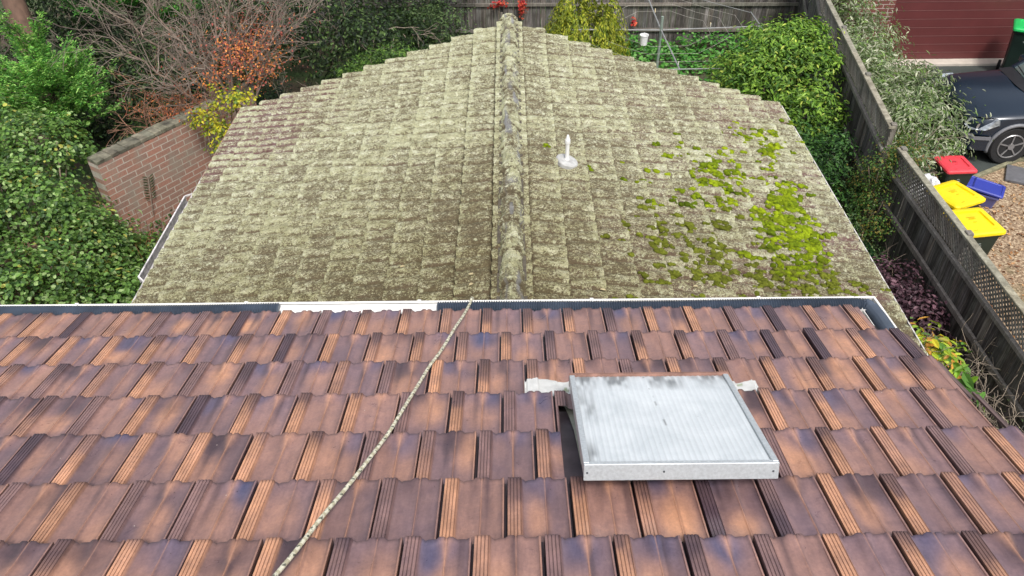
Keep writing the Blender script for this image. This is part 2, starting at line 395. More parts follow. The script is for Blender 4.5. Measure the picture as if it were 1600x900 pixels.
us = np.array([0, .004, .012, .03, .045, .050, .056, .062, .085, .098, .103, .109, .115, .138, .151, .156, .162, .168, .19, .203, .208, .214, .222, .236, .248, .262, .30, .345, .40, .45, .50, .54, .57, .585, .597, .603, .615, .63, .66, .70, .75, .80, .85, .89, .915, .925, .935, .95, .960, .968, .980, 1.0])
vs = np.array([-.09, 0, .08, .2, .32, .44, .56, .66, .72, .78, .84, .9, .95, .985, 1.0])
def prof(U, V):
    h = np.zeros_like(U)
    rib = (U >= .004) & (U <= .248)
    h = np.where(rib, 0.011, h)
    for g in (.053, .106, .159, .211): h = np.where(rib, h - 0.0040 * np.exp(-((U - g) / .0040) ** 2), h)
    h = np.where(U < .010, -0.016, h)
    e1 = np.clip((U - .222) / .03, 0, 1); h = np.where(U > .222, 0.011 * (1 - e1) - .002 * e1, h)
    t1 = np.clip((U - .26) / .335, 0, 1); pan1 = -0.002 - 0.0060 * np.sin(np.pi * t1 ** .8) ** .8 + .003 * t1
    h = np.where((U >= .252) & (U < .6), pan1, h)
    t2 = np.clip((U - .605) / .32, 0, 1); pan2 = .001 - 0.0075 * np.sin(np.pi * t2 ** .75) ** .8 + .001 * t2
    h = np.where((U >= .6) & (U < .93), pan2, h)
    h = h + 0.0035 * np.exp(-((U - .600) / .006) ** 2)
    lip = (U >= .93) & (U < .966); h = np.where(lip, 0.007, h)
    h = np.where(U >= .968, -0.02, h)
    q = np.clip((V - .70) / .30, 0, 1); wdt = .014 + .105 * q ** 1.4
    k = 1 / (1 + np.exp(((np.abs(U - .600) - wdt) / .006))) * np.clip(q * 3, 0, 1)
    inner = (U > .26) & (U < .93)
    h = np.where(inner, h * (1 - k) + k * (.0015 + .0030 * q), h)
    h = np.where(inner & (np.abs(U - .6) > .02), h + np.clip((V - .82) / .18, 0, 1) * .0045, h)
    dip = np.clip((V - .86) / .14, 0, 1) * .007
    h = np.where(inner, h - dip * (np.exp(-((U - .30) / .035) ** 2) + .6 * np.exp(-((U - .885) / .03) ** 2)), h)
    return h
UU, VV = np.meshgrid(us, vs); PR = prof(UU, VV)
mauve, mauve2, orange, orange2 = lin(134, 107, 104), lin(112, 93, 99), lin(196, 147, 116), lin(170, 129, 108)
blue, dark, grey = lin(76, 80, 110), lin(70, 56, 62), lin(140, 118, 112)
cutx = (0.205, 0.93)
skc = [roof_hit(912, 727, .15), roof_hit(1222, 722, .15), roof_hit(1135, 585, .15), roof_hit(890, 585, .15)]
sx0 = (skc[0][0] + skc[3][0]) / 2; sx1 = (skc[1][0] + skc[2][0]) / 2; ss0 = (skc[0][1] + skc[1][1]) / 2; ss1 = (skc[2][1] + skc[3][1]) / 2
print('SKY', sx0, sx1, ss0, ss1)
cutx = (sx0 - 0.045, sx1 - 0.02); cuts = (S0 - 5 * GA + .01, ss1 + .01)
Vs, Fs, Cs, base = [], [], [], 0
nu, nv = len(us), len(vs)
ii, jj = np.meshgrid(np.arange(nv - 1), np.arange(nu - 1), indexing='ij')
Fq = np.stack([ii * nu + jj, (ii + 1) * nu + jj, (ii + 1) * nu + jj + 1, ii * nu + jj + 1], -1).reshape(-1, 4)
jr = np.arange(nu - 1); Fskirt = np.stack([(nv - 1) * nu + jr, nv * nu + jr, nv * nu + jr + 1, (nv - 1) * nu + jr + 1], -1)
Fskirt2 = np.stack([nv * nu + jr, (nv + 1) * nu + jr, (nv + 1) * nu + jr + 1, nv * nu + jr + 1], -1)
for k in range(0, 13):
    slead = S0 - GA * k
    x = (offs[k] - 60) * TW
    while x < XR - .05:
        x0 = x; x += TW
        if x0 + TW < XL: continue
        dsl = rng.normal(0, .0025); rise = rng.normal(0, .002); skew = rng.normal(0, .0022); jx = rng.normal(0, .0012)
        X = x0 + jx + UU * TW; Sg = slead + (VV - 1) * GA + dsl + skew * (UU - .5) * 2
        H = PR + (VV - 1) * (0.040 + rise) + rng.normal(0, .0012) + (UU - .5) * rng.normal(0, .003)
        P = onroof(X, Sg, H).reshape(-1, 3)
        lead = onroof(X[-1], Sg[-1] + .001, np.where(us > .966, H[-1], H[-1] - .017)); lead2 = onroof(X[-1], Sg[-1] - .05, H[-1] - .019)
        # colour of the glaze, with relief shade and highlights painted over it
        r = rng.random(12); n1 = vnoise(UU * 3 + x0 * 37, VV * 2.2 + k * 9.1, seed=3); n2 = vnoise(UU * 7 + x0 * 61, VV * 5 + k * 5.1, seed=4)
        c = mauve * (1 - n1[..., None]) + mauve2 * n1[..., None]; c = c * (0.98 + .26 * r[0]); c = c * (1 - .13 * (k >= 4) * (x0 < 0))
        if r[10] < .38: c = c * .6 + orange2 * .4
        def put(c, mk, col): mk = np.clip(mk, 0, 1)[..., None]; return c * (1 - mk) + col * mk
        sm = lambda t: 1 / (1 + np.exp(-t))
        ribm = sm((.236 - UU) * 160)
        if r[1] < .72:
            cu, cv = .3 + .55 * rng.random(), .25 + .45 * rng.random(); q = np.exp(-(((UU - cu) / (.18 + .2 * r[2])) ** 2 + ((VV - cv) / (.2 + .22 * r[3])) ** 2) ** 1.5)
            c = put(c, q * (.45 + .55 * r[4]) * (1 - ribm * .6) * (.6 + .6 * n1), orange2 if r[5] < .5 else orange)
        if r[6] < .72:  # fired dark at the leading edge
            e0 = .62 + .25 * r[7]; cu = .25 + .65 * rng.random()
            q = sm((VV + (n1 - .5) * .35 - e0) * 15) * (np.exp(-((UU - cu) / .3) ** 2) * .9 + .1)
            c = put(c, q * (.5 + .5 * r[8]) * (1 - ribm), blue if r[9] < .55 else dark)
        if r[11] < .35:
            cu = .3 + .6 * rng.random(); q = np.exp(-((UU - cu) / .05) ** 2) * sm((VV + n2 * .3 - .55) * 10); c = put(c, q * .7, dark)
        if r[3] < .5:
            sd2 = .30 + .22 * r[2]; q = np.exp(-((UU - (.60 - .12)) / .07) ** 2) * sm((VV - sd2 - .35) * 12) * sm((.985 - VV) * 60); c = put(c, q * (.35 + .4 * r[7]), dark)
        rr = rng.random(4)
        ribc = orange * (.84 + .25 * rr[1]) if rr[0] < .52 else (orange2 if rr[0] < .66 else (mauve * .95 if rr[0] < .94 else dark * 1.5))
        rc = np.broadcast_to(ribc, c.shape).copy()
        if rr[2] < .65:
            q = sm((VV + (n2 - .5) * .35 - (.45 + .5 * rr[3])) * 14); rc = put(rc, q * .85, dark * 1.2 if rr[1] < .6 else mauve * .8)
        rc = rc * (0.85 + .3 * n2[..., None])
        c = put(c, ribm, rc) if False else c * (1 - ribm[..., None]) + rc * ribm[..., None]
        groove = sum(np.exp(-((UU - g) / .005) ** 2) for g in (.053, .106, .159, .211)); c = put(c, groove * .75, dark * .6)
        flare = np.exp(-((UU - .6) / (.012 + .09 * np.clip((VV - .7) / .3, 0, 1))) ** 2)
        if rng.random() < .55: c = put(c, flare * .5, orange)
        edge = sm((VV - .985) * 200); c = put(c, edge * .75, dark * .55)  # thin shadow line painted along the leading edge
        c = put(c, ((UU > .966) | (UU < .008)) * 1.0, dark * .45)  # shade painted into the gaps between tiles
        c = put(c, np.exp(-((UU - .945) / .012) ** 2) * .55, orange2 * 1.1)  # lip highlight painted as a paler strip
        c = put(c, np.exp(-((UU - .603) / .008) ** 2) * .45, orange2 * 1.25); c = put(c, np.exp(-((UU - .628) / .022) ** 2) * .28 * (VV < .9), dark); c = put(c, np.exp(-((UU - .91) / .02) ** 2) * .35, dark)  # ridge highlight and pan shading painted into the colour
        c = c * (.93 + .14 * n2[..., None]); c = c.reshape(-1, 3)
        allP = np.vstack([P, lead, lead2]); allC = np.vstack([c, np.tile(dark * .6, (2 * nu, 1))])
        F = np.vstack([Fq, Fskirt, Fskirt2])
        xc = np.vstack([X.reshape(-1, 1), X[-1].reshape(-1, 1), X[-1].reshape(-1, 1)])[:, 0]; sc = np.concatenate([Sg.ravel(), Sg[-1], Sg[-1]])
        fx = xc[F].mean(1); fs = sc[F].mean(1)
        keep = ~((fx > cutx[0]) & (fx < cutx[1]) & (fs > cuts[0]) & (fs < cuts[1])) & (fx < (XR - .075 if k == 0 else XR)) & (fx > XL)
        F = F[keep]
        if len(F) == 0: continue
        Vs.append(allP); Cs.append(allC); Fs.append(F + base); base += len(allP)
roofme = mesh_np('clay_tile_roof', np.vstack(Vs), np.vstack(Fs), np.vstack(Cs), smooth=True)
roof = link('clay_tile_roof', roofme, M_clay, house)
try: roofme.set_sharp_from_angle(angle=R_(38))
except Exception: pass
roofme.validate()
# rear slope of the same roof, battens and body
hb = MB()
ridge_s = S0 - GA * 13 + .0
rp = onroof(0, ridge_s, -.05); ep = onroof(0, S0 - .08, -.07)
hb.add([(XL, rp[1], rp[2]), (XR - .03, rp[1], rp[2]), (XR - .03, ep[1], ep[2]), (XL, ep[1], ep[2])], [(0, 1, 2, 3)])
hb.add([(XL, rp[1], rp[2]), (XR - .03, rp[1], rp[2]), (XR - .03, rp[1] - 4.4, rp[2] - 1.56), (XL, rp[1] - 4.4, rp[2] - 1.56)], [(3, 2, 1, 0)])
hb.build('roof_underlay', simple('dark_sarking', (0.035, 0.03, 0.03), 0.95), house)
wl = MB(); wz = 4.08
poly = [(3.04, 0), (3.04, wz - .02), (rp[1], rp[2] - .12), (rp[1] - 3.9, rp[2] - 1.52), (rp[1] - 3.9, 0)]
wl.v.extend([(XL + .1, y, z) for y, z in poly] + [(XR - .22, y, z) for y, z in poly]); n5 = 5
wl.f.extend([tuple(range(n5)), tuple(range(2 * n5 - 1, n5 - 1, -1))] + [((i + 1) % n5, i, i + n5, (i + 1) % n5 + n5) for i in range(n5)]); wl.c.extend([(1, 1, 1)] * 10)
wl.build('wall', M_wall, house)
bb = MB(); a1 = onroof(XR - .03, S0 - GA - .05, -.16); a2 = onroof(XR - .03, ridge_s, -.16); bb.beam(a1, a2, .03, .16, col=(.5, .45, .42)); bb.build('barge_board', M_fascia, house)
# verge tiles' dark undercloak along the right edge
uc = MB()
for k in range(1, 13):
    s1 = S0 - GA * k
    for q, cc in ((0, .8), (1, .55)):
        A = onroof(XR + .012 + q * .022, s1 - .005, -.018 - q * .012); B = onroof(XR + .012 + q * .022, s1 - GA, -.050 - q * .012)
        uc.beam(A, B, .010, .012, col=(cc, cc * .93, cc * .93))
uc.build('verge_trim', simple('verge_clay', (0.17, 0.12, 0.11), 0.5, var=.3), house)
# gutter
GZ = 4.25; GY = 3.557; XC = 2.105
def gutter(parent, pts, depth_dir, w=.115, name='gutter', m=M_white, inside=None, hgt=.085, lip=.012):
    g = MB()
    for (a, b, out) in pts:
        a = Vector(a); b = Vector(b); o = Vector(out)
        d = (b - a).normalized()
        g.beam(a - Vector((0, 0, lip / 2)), b - Vector((0, 0, lip / 2)), .014, lip, bev=.003)
        g.beam(a - Vector((0, 0, hgt / 2 + .004)) , b - Vector((0, 0, hgt / 2 + .004)), .004, hgt)
        g.beam(a - o * w / 2 - Vector((0, 0, hgt)), b - o * w / 2 - Vector((0, 0, hgt)), w, .004)
        g.beam(a - o * w - Vector((0, 0, hgt / 2)), b - o * w - Vector((0, 0, hgt / 2)), .004, hgt)
    return g.build(name, m, parent)
gut = gutter(house, [((XL, GY, GZ), (XC, GY, GZ), (0, 1, 0)), ((XC, GY + .007, GZ), (XC + .035, 3.22, GZ), (1, 0, 0))], None)
for px in (122, 385, 655, 925, 1188):
    br = MB(); p = at(px, 472, z=GZ); br.box((p[0], GY - .006, GZ + .002), (.020, .030, .005)); br.box((p[0], GY + .0095, GZ - .008), (.018, .004, .02)); br.build('bracket', M_white, gut)
ins = MB(); ins.box(((at(435, 485, z=4.22)[0] + at(685, 480, z=4.22)[0]) / 2, GY - .062, GZ - .012), (at(685, 480, z=4.22)[0] - at(435, 485, z=4.22)[0] + .03, .100, .004))
ins.build('gutter_cover_strip', M_white, gut)
# mortar under first course where the pipe is missing
mo = MB(); r2 = random.Random(3); xx = at(445, 487, z=4.2)[0]
while xx < at(690, 483, z=4.2)[0]:
    ww = r2.uniform(.015, .05); mo.box((xx, 3.425 + r2.uniform(-.01, .002), 4.250 + r2.uniform(-.004, .003)), (ww, .03, .012), Matrix.Rotation(r2.uniform(-.4, .4), 3, 'Z')); xx += ww * r2.uniform(.8, 1.6)
mo.build('mortar_bedding', simple('lime_mortar', (0.5, 0.47, 0.4), .9, var=.2), house)
# corrugated pipes lying in the gutter
def corrugated(name, pts, r, label, step=.014):
    P = [Vector(p) for p in pts]; L = [0]
    for a, b in zip(P[:-1], P[1:]): L.append(L[-1] + (b - a).length)
    n = int(L[-1] / (step / 2)); path = []; rad = []
    rr = random.Random(len(label))
    for i in range(n + 1):
        t = L[-1] * i / n; j = max(q for q in range(len(L) - 1) if L[q] <= t + 1e-9); f = (t - L[j]) / (L[j + 1] - L[j])
        p = P[j].lerp(P[j + 1], f); p = p + Vector((0, .004 * math.sin(t * 2.1), .005 * math.sin(t * 3.3 + 1)))
        path.append(p); rad.append(r + (.0060 if i % 2 else -.0060))
    m = MB(); m.tube(path, rad, 14); o = m.build(name, M_pipe, None, smooth=False); set_base(o)
    return tag(o, label, 'drain pipe', 'corrugated pipes lying in the gutter')
pz, pyy, pr = 4.236, 3.496, .040
corrugated('corrugated_pipe', [(XL, pyy, pz), (at(438, 488, z=4.22)[0], pyy, pz)], pr, 'long blue grey corrugated pipe in the white gutter left of the exposed white strip')
c1x = at(684, 482, z=4.22)[0]; c2x = at(1352, 475, z=4.22)[0]
corrugated('corrugated_pipe', [(c1x, pyy, pz), (2.00, pyy, pz), (2.035, pyy - .006, pz)], pr, 'blue grey corrugated pipe in the gutter from the rope to the right hand roof corner')
corrugated('corrugated_pipe', [(2.030, pyy + .006, pz - .004), (2.052, pyy - .03, pz), (2.070, 3.38, pz), (2.090, 3.16, pz)], pr * .95, 'short corrugated pipe turning the gutter corner beside the last clay tiles')

# skylight -----------------------------------------------------------
sl = bpy.data.objects.new('skylight', None); C.objects.link(sl); sl.parent = house
pc = onroof((sx0 + sx1) / 2, (ss0 + ss1) / 2, -.05); sl.location = Vector(pc) - house.location
RM = Matrix(((1, 0, 0), (0, TU[1], NU[1]), (0, TU[2], NU[2])))   # local (x, s, h) -> world
RM = Matrix((Vector((1, 0, 0)), Vector(TU), Vector(NU))).transposed()
def rbox(mb, x0, x1, s0, s1, h0, h1, col=(1, 1, 1), bev=0):
    c = onroof((x0 + x1) / 2, (s0 + s1) / 2, (h0 + h1) / 2); mb.box(c, (abs(x1 - x0), abs(s1 - s0), abs(h1 - h0)), RM, col, bev)
kb = MB(); rbox(kb, sx0 + .03, sx1 - .03, ss0 + .165, ss1 - .03, -.09, .136)
kb.build('kerb', simple('lead_grey_kerb', (0.28, 0.29, 0.27), .6, var=.25, scale=5), sl)
fr = MB(); fw = .022
rbox(fr, sx0, sx1, ss0, ss0 + .012, .085, .150, bev=.002)           # near face
rbox(fr, sx0 - .0005, sx0 + fw, ss0 + .0125, ss1, .1385, .1505, bev=.002); rbox(fr, sx1 - fw, sx1 + .0005, ss0 + .0125, ss1, .1385, .1505, bev=.002)
rbox(fr, sx0 + .0, sx0 + .006, ss0 + .0125, ss1, .10, .138); rbox(fr, sx1 - .006, sx1, ss0 + .0125, ss1, .10, .138)
rbox(fr, sx0 + fw + .0005, sx1 - fw - .0005, ss0 + .0125, ss0 + .020, .140, .1500)
fr.build('frame', M_gal, sl)
tp = MB(); rbox(tp, sx0 - .001, sx1 + .001, ss1 + .0005, ss1 + .014, .095, .153); tp.build('rusty_edge_trim', M_rust, sl)
for x, h in ((sx0 + .012, .118), (sx1 - .02, .118), ((sx0 + sx1) / 2 - .06, .12)):
    sc_ = MB(); rbox(sc_, x - .003, x + .003, ss0 - .003, ss0, h - .003, h + .003); sc_.build('screw', M_darkmetal, sl)
def panel_mat():
    m, n, b = new_mat('weathered_twinwall_sheet'); co = texco(n)
    g = noise(n, co, 5, 5, .7, dist=.5); f = noise(n, co, 110, 3, .7)
    tc2 = texco(n, (1, 1, 1)); edge = noise(n, texco(n, (9, 2.2, 2.2)), 1.6, 5, .7)
    c = ramp(n, g, [(0.3, (0.50, 0.545, 0.57)), (0.55, (0.60, 0.64, 0.665)), (0.8, (0.68, 0.72, 0.74))]).outputs[0]
    v = N(n, 'ShaderNodeTexVoronoi', Scale=14.0); n.links.new(co, v.inputs['Vector'])
    c = mixc(n, ramp(n, v.outputs['Distance'], [(0.02, .7), (0.06, 0.0)]).outputs[0], c, (0.33, 0.35, 0.36))
    a = N(n, 'ShaderNodeVertexColor', layer_name='Col'); c = mixc(n, 1.0, c, a.outputs[0], 'MULTIPLY')
    n.links.new(c, b.inputs['Base Color']); b.inputs['Roughness'].default_value = .38; bump(n, b, f, .1, .001); return m
px0, px1, ps0, ps1 = sx0 + fw + .001, sx1 - fw - .001, ss0 + .0205, ss1 - .001
nx, ns = 420, 60; gx = np.linspace(0, 1, nx); gs = np.linspace(0, 1, ns); GX, GS = np.meshgrid(gx, gs)
XX = px0 + GX * (px1 - px0); SS = ps0 + GS * (ps1 - ps0)
HH = .1415 + .0009 * np.sin(XX / .021 * 2 * math.pi) + .0016 * (vnoise(XX * 6, SS * 6, seed=9) - .5)
dirt = vnoise(XX * 22, SS * 5, seed=12) * vnoise(XX * 70, SS * 24, seed=13); far = np.clip((GS - .80) / .2, 0, 1) + np.clip((.12 - GX) / .12, 0, 1) * .9
cc = 1 - np.clip(far * dirt * 1.9, 0, .6) - .10 * np.exp(-((GX - .045) / .004) ** 2) - .10 * (np.sin(XX / .021 * 2 * math.pi) > .55) * np.clip(.25 + 1.1 * (1 - GS), 0, 1)
for (q0, q1, w_) in ((.40, .95, .006), (.395, .7, .008)):
    line = np.exp(-((GX - (.46 + .06 * (1 - GS))) / w_) ** 2) * (GS > .35) * (vnoise(XX * 40, SS * 60, seed=14) > .62); cc -= .25 * line
colp = np.stack([cc, cc, cc], -1).reshape(-1, 3)
iu, ju = np.meshgrid(np.arange(ns - 1), np.arange(nx - 1), indexing='ij')
Fp = np.stack([iu * nx + ju, (iu + 1) * nx + ju, (iu + 1) * nx + ju + 1, iu * nx + ju + 1], -1).reshape(-1, 4)
link('panel', mesh_np('panel', onroof(XX, SS, HH).reshape(-1, 3), Fp, colp, True), panel_mat(), sl)
# flashings
fl = MB(); rbox(fl, cutx[0] - .05, cutx[1] + .06, cuts[0] - .1, cuts[1] + .05, -.062, -.056)
fl.build('tray', simple('painted_lead_tray', (0.085, 0.065, 0.078), .5, var=.5, scale=6), sl)
def wavy_strip(x0, x1, s0, s1, seed, cornerx=None):
    r = np.random.default_rng(seed); n = 60; m = 10
    X = np.linspace(x0, x1, n); V = []; Cc = []
    for j in range(m):
        f = j / (m - 1)
        edge0 = .010 * np.sin(X * 29 + seed) + .006 * vnoise(X * 30, X * 0, seed=seed); 
        s = s0 + (s1 - s0) * f + edge0 * f * 1.3
        # follows the tile profile of row 3
        uu = ((X / TW - offs[2]) % 1.0); h = np.maximum(prof(uu, np.full_like(uu, .5)), -.004) * .9 + .007 + (s - (S0 - 2 * GA)) * .118 + .002 * vnoise(X * 60, s * 60, seed=2)
        V.append(onroof(X, s, h)); k = vnoise(X * 25, s * 30, seed=seed + 5); Cc.append(np.stack([1 - .5 * (k > .62) * (X > x0 + .07), 1 - .42 * (k > .62) * (X > x0 + .07), 1 - .62 * (k > .62) * (X > x0 + .07)], -1))
    V = np.array(V).reshape(-1, 3); ia, ja = np.meshgrid(np.arange(m - 1), np.arange(n - 1), indexing='ij')
    F = np.stack([ia * n + ja, (ia + 1) * n + ja, (ia + 1) * n + ja + 1, ia * n + ja + 1], -1).reshape(-1, 4)
    me = mesh_np('flashing', V, F, np.array(Cc).reshape(-1, 3), True)
    return link('flashing', me, M_flash, sl)
M_flash = simple('painted_flashing', (0.56, 0.565, 0.55), .6, var=.12, scale=30, bmp=.3)
xa, sa = roof_hit(820, 612, .0); xb, sb = roof_hit(890, 622, .0); xc_, sc2 = roof_hit(1192, 606, 0)
wavy_strip(xa, sx0 + .07, S0 - 3 * GA - .02, S0 - 3 * GA + .150, 4); wavy_strip(sx1 - .06, xc_, S0 - 3 * GA - .02, S0 - 3 * GA + .125, 7)
ap = MB(); V = []; F = []
for i, (px, py, ww) in enumerate(((876, 622, .10), (884, 634, .10), (890, 648, .085), (897, 668, .06), (902, 690, .035), (908, 720, .015))):
    x, q_ = roof_hit(px, py, -.03)
    V += [onroof(x, q_, -.046), onroof(x + ww, q_ + .004, -.030)]
    if i: F.append((2 * i - 2, 2 * i - 1, 2 * i + 1, 2 * i))
ap.add(V, F)
ap.build('side_flashing', simple('grey_green_flashing', (0.30, 0.31, 0.25), .6, var=.35, scale=14), sl)

# rope -----------------------------------------------------------------
rp_px = [(737, 470), (733, 480), (724, 492), (712, 510), (700, 530), (687, 550), (671, 572), (655, 598), (640, 622), (625, 647), (608, 674), (587, 703), (557, 742), (532, 772), (505, 805), (482, 834), (460, 862), (432, 897), (405, 930), (350, 1000), (280, 1090)]
rpts = []
for i, (px, py) in enumerate(rp_px):
    x, s = roof_hit(px, py, .022); rpts.append(Vector(onroof(x, s, .020 + .0015 * math.sin(i * 2.3))))
rpts[0] = Vector((rpts[0].x + .0, GY + .005, GZ + .016)); rpts[1] = Vector((rpts[1].x, GY - .07, GZ + .035))
rpts.insert(0, Vector((rpts[0].x + .004, GY + .022, GZ - .05)))
rpts.insert(0, Vector((rpts[0].x + .0, GY + .024, GZ - .35)))
def catmull(P, n):
    out = []
    for i in range(len(P) - 1):
        p0, p1, p2, p3 = P[max(i - 1, 0)], P[i], P[i + 1], P[min(i + 2, len(P) - 1)]
        for k in range(n):
            t = k / n; out.append(0.5 * ((2 * p1) + (-p0 + p2) * t + (2 * p0 - 5 * p1 + 4 * p2 - p3) * t * t + (-p0 + 3 * p1 - 3 * p2 + p3) * t ** 3))
    out.append(P[-1]); return out
path = catmull(rpts, 34)
nsd = 14; RV = []; RC = []; ref = Vector((1, 0, 0)); dist = 0; rr_ = random.Random(2)
for i, p in enumerate(path):
    d = (path[min(i + 1, len(path) - 1)] - path[max(i - 1, 0)]).normalized(); ref = (ref - d * ref.dot(d)).normalized(); b = d.cross(ref)
    if i: dist += (p - path[i - 1]).length
    for k in range(nsd):
        a = 2 * math.pi * k / nsd; tw = a * 1 + dist * 150; r = .0070 * (1 + .13 * abs(math.cos(tw * 1.5)))
        RV.append(p + (ref * math.cos(a) + b * math.sin(a)) * r)
        ph = (a * 1 - dist * 130) % (2 * math.pi); ph2 = (a + dist * 85) % (2 * math.pi); fleck = (ph < 1.35) and (math.sin(dist * 210 + a) > -.2)
        seg = .5 + .5 * math.sin(dist * 160 + 2 * math.sin(dist * 31))
        cc = (.10, .105, .075) if fleck or (ph2 < .4 and seg > .5) else ((.62, .60, .47) if seg > .25 else (.42, .39, .27))
        RC.append(cc)
RF = [(i * nsd + k, i * nsd + (k + 1) % nsd, (i + 1) * nsd + (k + 1) % nsd, (i + 1) * nsd + k) for i in range(len(path) - 1) for k in range(nsd)]
ro = link('rope', mesh_np('rope', np.array(RV), np.array(RF), np.array(RC), True), simple('braided_rope', (1, 1, 1), .9, var=.12, scale=60, bmp=.2)); set_base(ro)
tag(ro, 'pale rope with dark flecks running down the clay tiles and over the gutter', 'rope')

# ------------------------------------------------------------------ lower house with the mossy roof
WL, ZE, ZR, Y0, Y1 = 3.72, 7.25 - 5.10, 7.25 - 3.88, 3.06, 10.2
PL = math.atan2(ZR - ZE, WL); LS = math.hypot(WL, ZR - ZE); NC = 12.5; GL = LS / NC
low = empty('low_house', (0, 6.7, 0), 'lower house wing with a concrete tile roof covered in lichen and moss', 'house')
def lowpt(side, c, y, h):
    c, y, h = np.broadcast_arrays(np.asarray(c, float), np.asarray(y, float), np.asarray(h, float))
    return np.stack([side * (c * math.cos(PL) + h * math.sin(PL)), y, ZR - c * math.sin(PL) + h * math.cos(PL)], -1)
def low_hit(px, py, h=.03):
    d = ray(px, py); side = 1 if px > 795 else -1
    n = np.array([side * math.sin(PL), 0, math.cos(PL)]); p0 = np.array([0, 0, ZR]) + n * h
    t = n.dot(p0 - CAM) / n.dot(d); p = CAM + t * d
    return side, abs((p - n * h)[0]) / math.cos(PL), p[1]
def low_height(side, c, y):
    k = (c + .5 * GL) / GL; kf = k - np.floor(k); ki = np.floor(k)
    wav = .010 * (vnoise(y * 1.3, ki * 3.7, seed=31 + side) - .5)
    step = .062 * kf - .026 * np.exp(-(kf / .08) ** 2)
    per = .165; ph = (y / per + .5 * (ki % 2) * 0 + .0)
    roll = .022 * np.abs(np.sin(np.pi * ph)) ** .7 - .012
    joint = -.012 * np.exp(-(((y / .33 + .5 * (ki % 2)) % 1.0 - .03) / .035) ** 2)
    tid = np.floor(y / .33 + .5 * (ki % 2)); jit = (vnoise(tid * 7.3, ki * 5.1, seed=77) - .5) * .012
    crust = (vnoise(c * 28, y * 28, seed=5) - .5) * .012 + (vnoise(c * 60, y * 60, seed=6) - .5) * .010 + (vnoise(c * 9, y * 9, seed=7) - .5) * .012
    return step + roll + joint + jit * kf + crust + wav - .02
resc, resy = .0125, .0115
for side in (-1, 1):
    # course lines get their own double row of points so the edge is crisp
    cl = []
    k = 0
    edges = [(j - .5) * GL for j in range(0, 14)]
    for a, b in zip(edges[:-1], edges[1:]):
        a2, b2 = max(a, 0), min(b, LS + .045)
        if b2 <= a2: continue
        nseg = max(2, int((b2 - a2) / resc)); cl += list(np.linspace(a2 + .0008, b2 - .0008, nseg))
    cl = np.array(cl); yl = np.arange(Y0, Y1 + .001, resy)
    CC, YY = np.meshgrid(cl, yl, indexing='ij')
    Hh = low_height(side, CC, YY)
    # ragged far verge
    YYj = YY.copy(); ki = np.floor((CC + .5 * GL) / GL); YYj[:, -1] += .012 * (vnoise(ki[:, -1] * 3.3, ki[:, -1] * 0, seed=8) - .5)
    P = lowpt(side, CC, YYj, Hh).reshape(-1, 3)
    # cover masks, lap shade painted in
    big = vnoise(CC * .9 + side * 50, YY * .9, seed=40); med = vnoise(CC * 3.2 + side * 50, YY * 3.2, seed=41); sml = vnoise(CC * 9 + side * 50, YY * 9, seed=42)
    tid = np.floor(YY / .33 + .5 * (ki % 2)); tv = vnoise(tid * 9.7, ki * 6.1 + side * 40, seed=43)
    cover = .51 + .10 * (big - .5) + .18 * (med - .5) + .13 * (tv - .5) + .20 * (sml - .5)
    near = np.clip((8.0 - YY) / 3.2, 0, 1)
    cover -= near * .17
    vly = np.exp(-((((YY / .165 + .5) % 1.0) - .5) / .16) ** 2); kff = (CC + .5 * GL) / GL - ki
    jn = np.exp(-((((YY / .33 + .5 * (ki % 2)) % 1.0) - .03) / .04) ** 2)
    cover -= .13 * vly * (.2 + 1.2 * sml) + .70 * np.exp(-(kff / .07) ** 2) + .24 * jn * (.3 + sml) - .16 * np.exp(-((1 - kff) / .14) ** 2)  # lap shade painted as thinner lichen; roll valleys and joints thinned too
    cover += .05
    algae = np.clip(near * 1.0 + .35 * (med - .5) - .1 * CC / LS, 0, 1)
    if side < 0: bare = np.clip((CC - 2.2 + .8 * (med - .5)) / .9, 0, 1) * np.clip((YY - 7.9 + .8 * (tv - .5)) / .9, 0, 1)
    else: bare = np.clip(.2 + np.clip((CC - .6) / 3.0, 0, 1) * .8, 0, 1) * np.clip((med - .35) * 2.5, 0, 1)
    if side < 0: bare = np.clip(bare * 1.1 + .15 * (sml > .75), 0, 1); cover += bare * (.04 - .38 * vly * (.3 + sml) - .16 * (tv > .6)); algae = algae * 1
    else: bare = np.clip(bare, 0, 1); cover -= bare * .13; algae = algae * (1 - .5 * bare)
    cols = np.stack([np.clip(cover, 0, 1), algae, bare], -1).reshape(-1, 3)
    a_, b_ = CC.shape; ia, ja = np.meshgrid(np.arange(a_ - 1), np.arange(b_ - 1), indexing='ij')
    F = np.stack([ia * b_ + ja, (ia + 1) * b_ + ja, (ia + 1) * b_ + ja + 1, ia * b_ + ja + 1], -1).reshape(-1, 4)
    if side < 0: F = F[:, ::-1]
    # verge skirt and eave skirt
    idx = np.arange(a_) * b_ + b_ - 1; low1 = P[idx] - np.array([0, 0, .045]); nb = len(P); P = np.vstack([P, low1]); cols = np.vstack([cols, cols[idx]])
    q = np.arange(a_ - 1); F = np.vstack([F, np.stack([idx[q], nb + q, nb + q + 1, idx[q + 1]], -1)])
    idx = (a_ - 1) * b_ + np.arange(b_); low1 = P[idx] - np.array([0, 0, .03]); nb = len(P); P = np.vstack([P, low1]); cols = np.vstack([cols, cols[idx]])
    q = np.arange(b_ - 1); F = np.vstack([F, np.stack([idx[q], idx[q + 1], nb + q + 1, nb + q], -1)])
    o = link('tiled_slope', mesh_np('tiled_slope', P, F, cols, False), M_lichen, low)
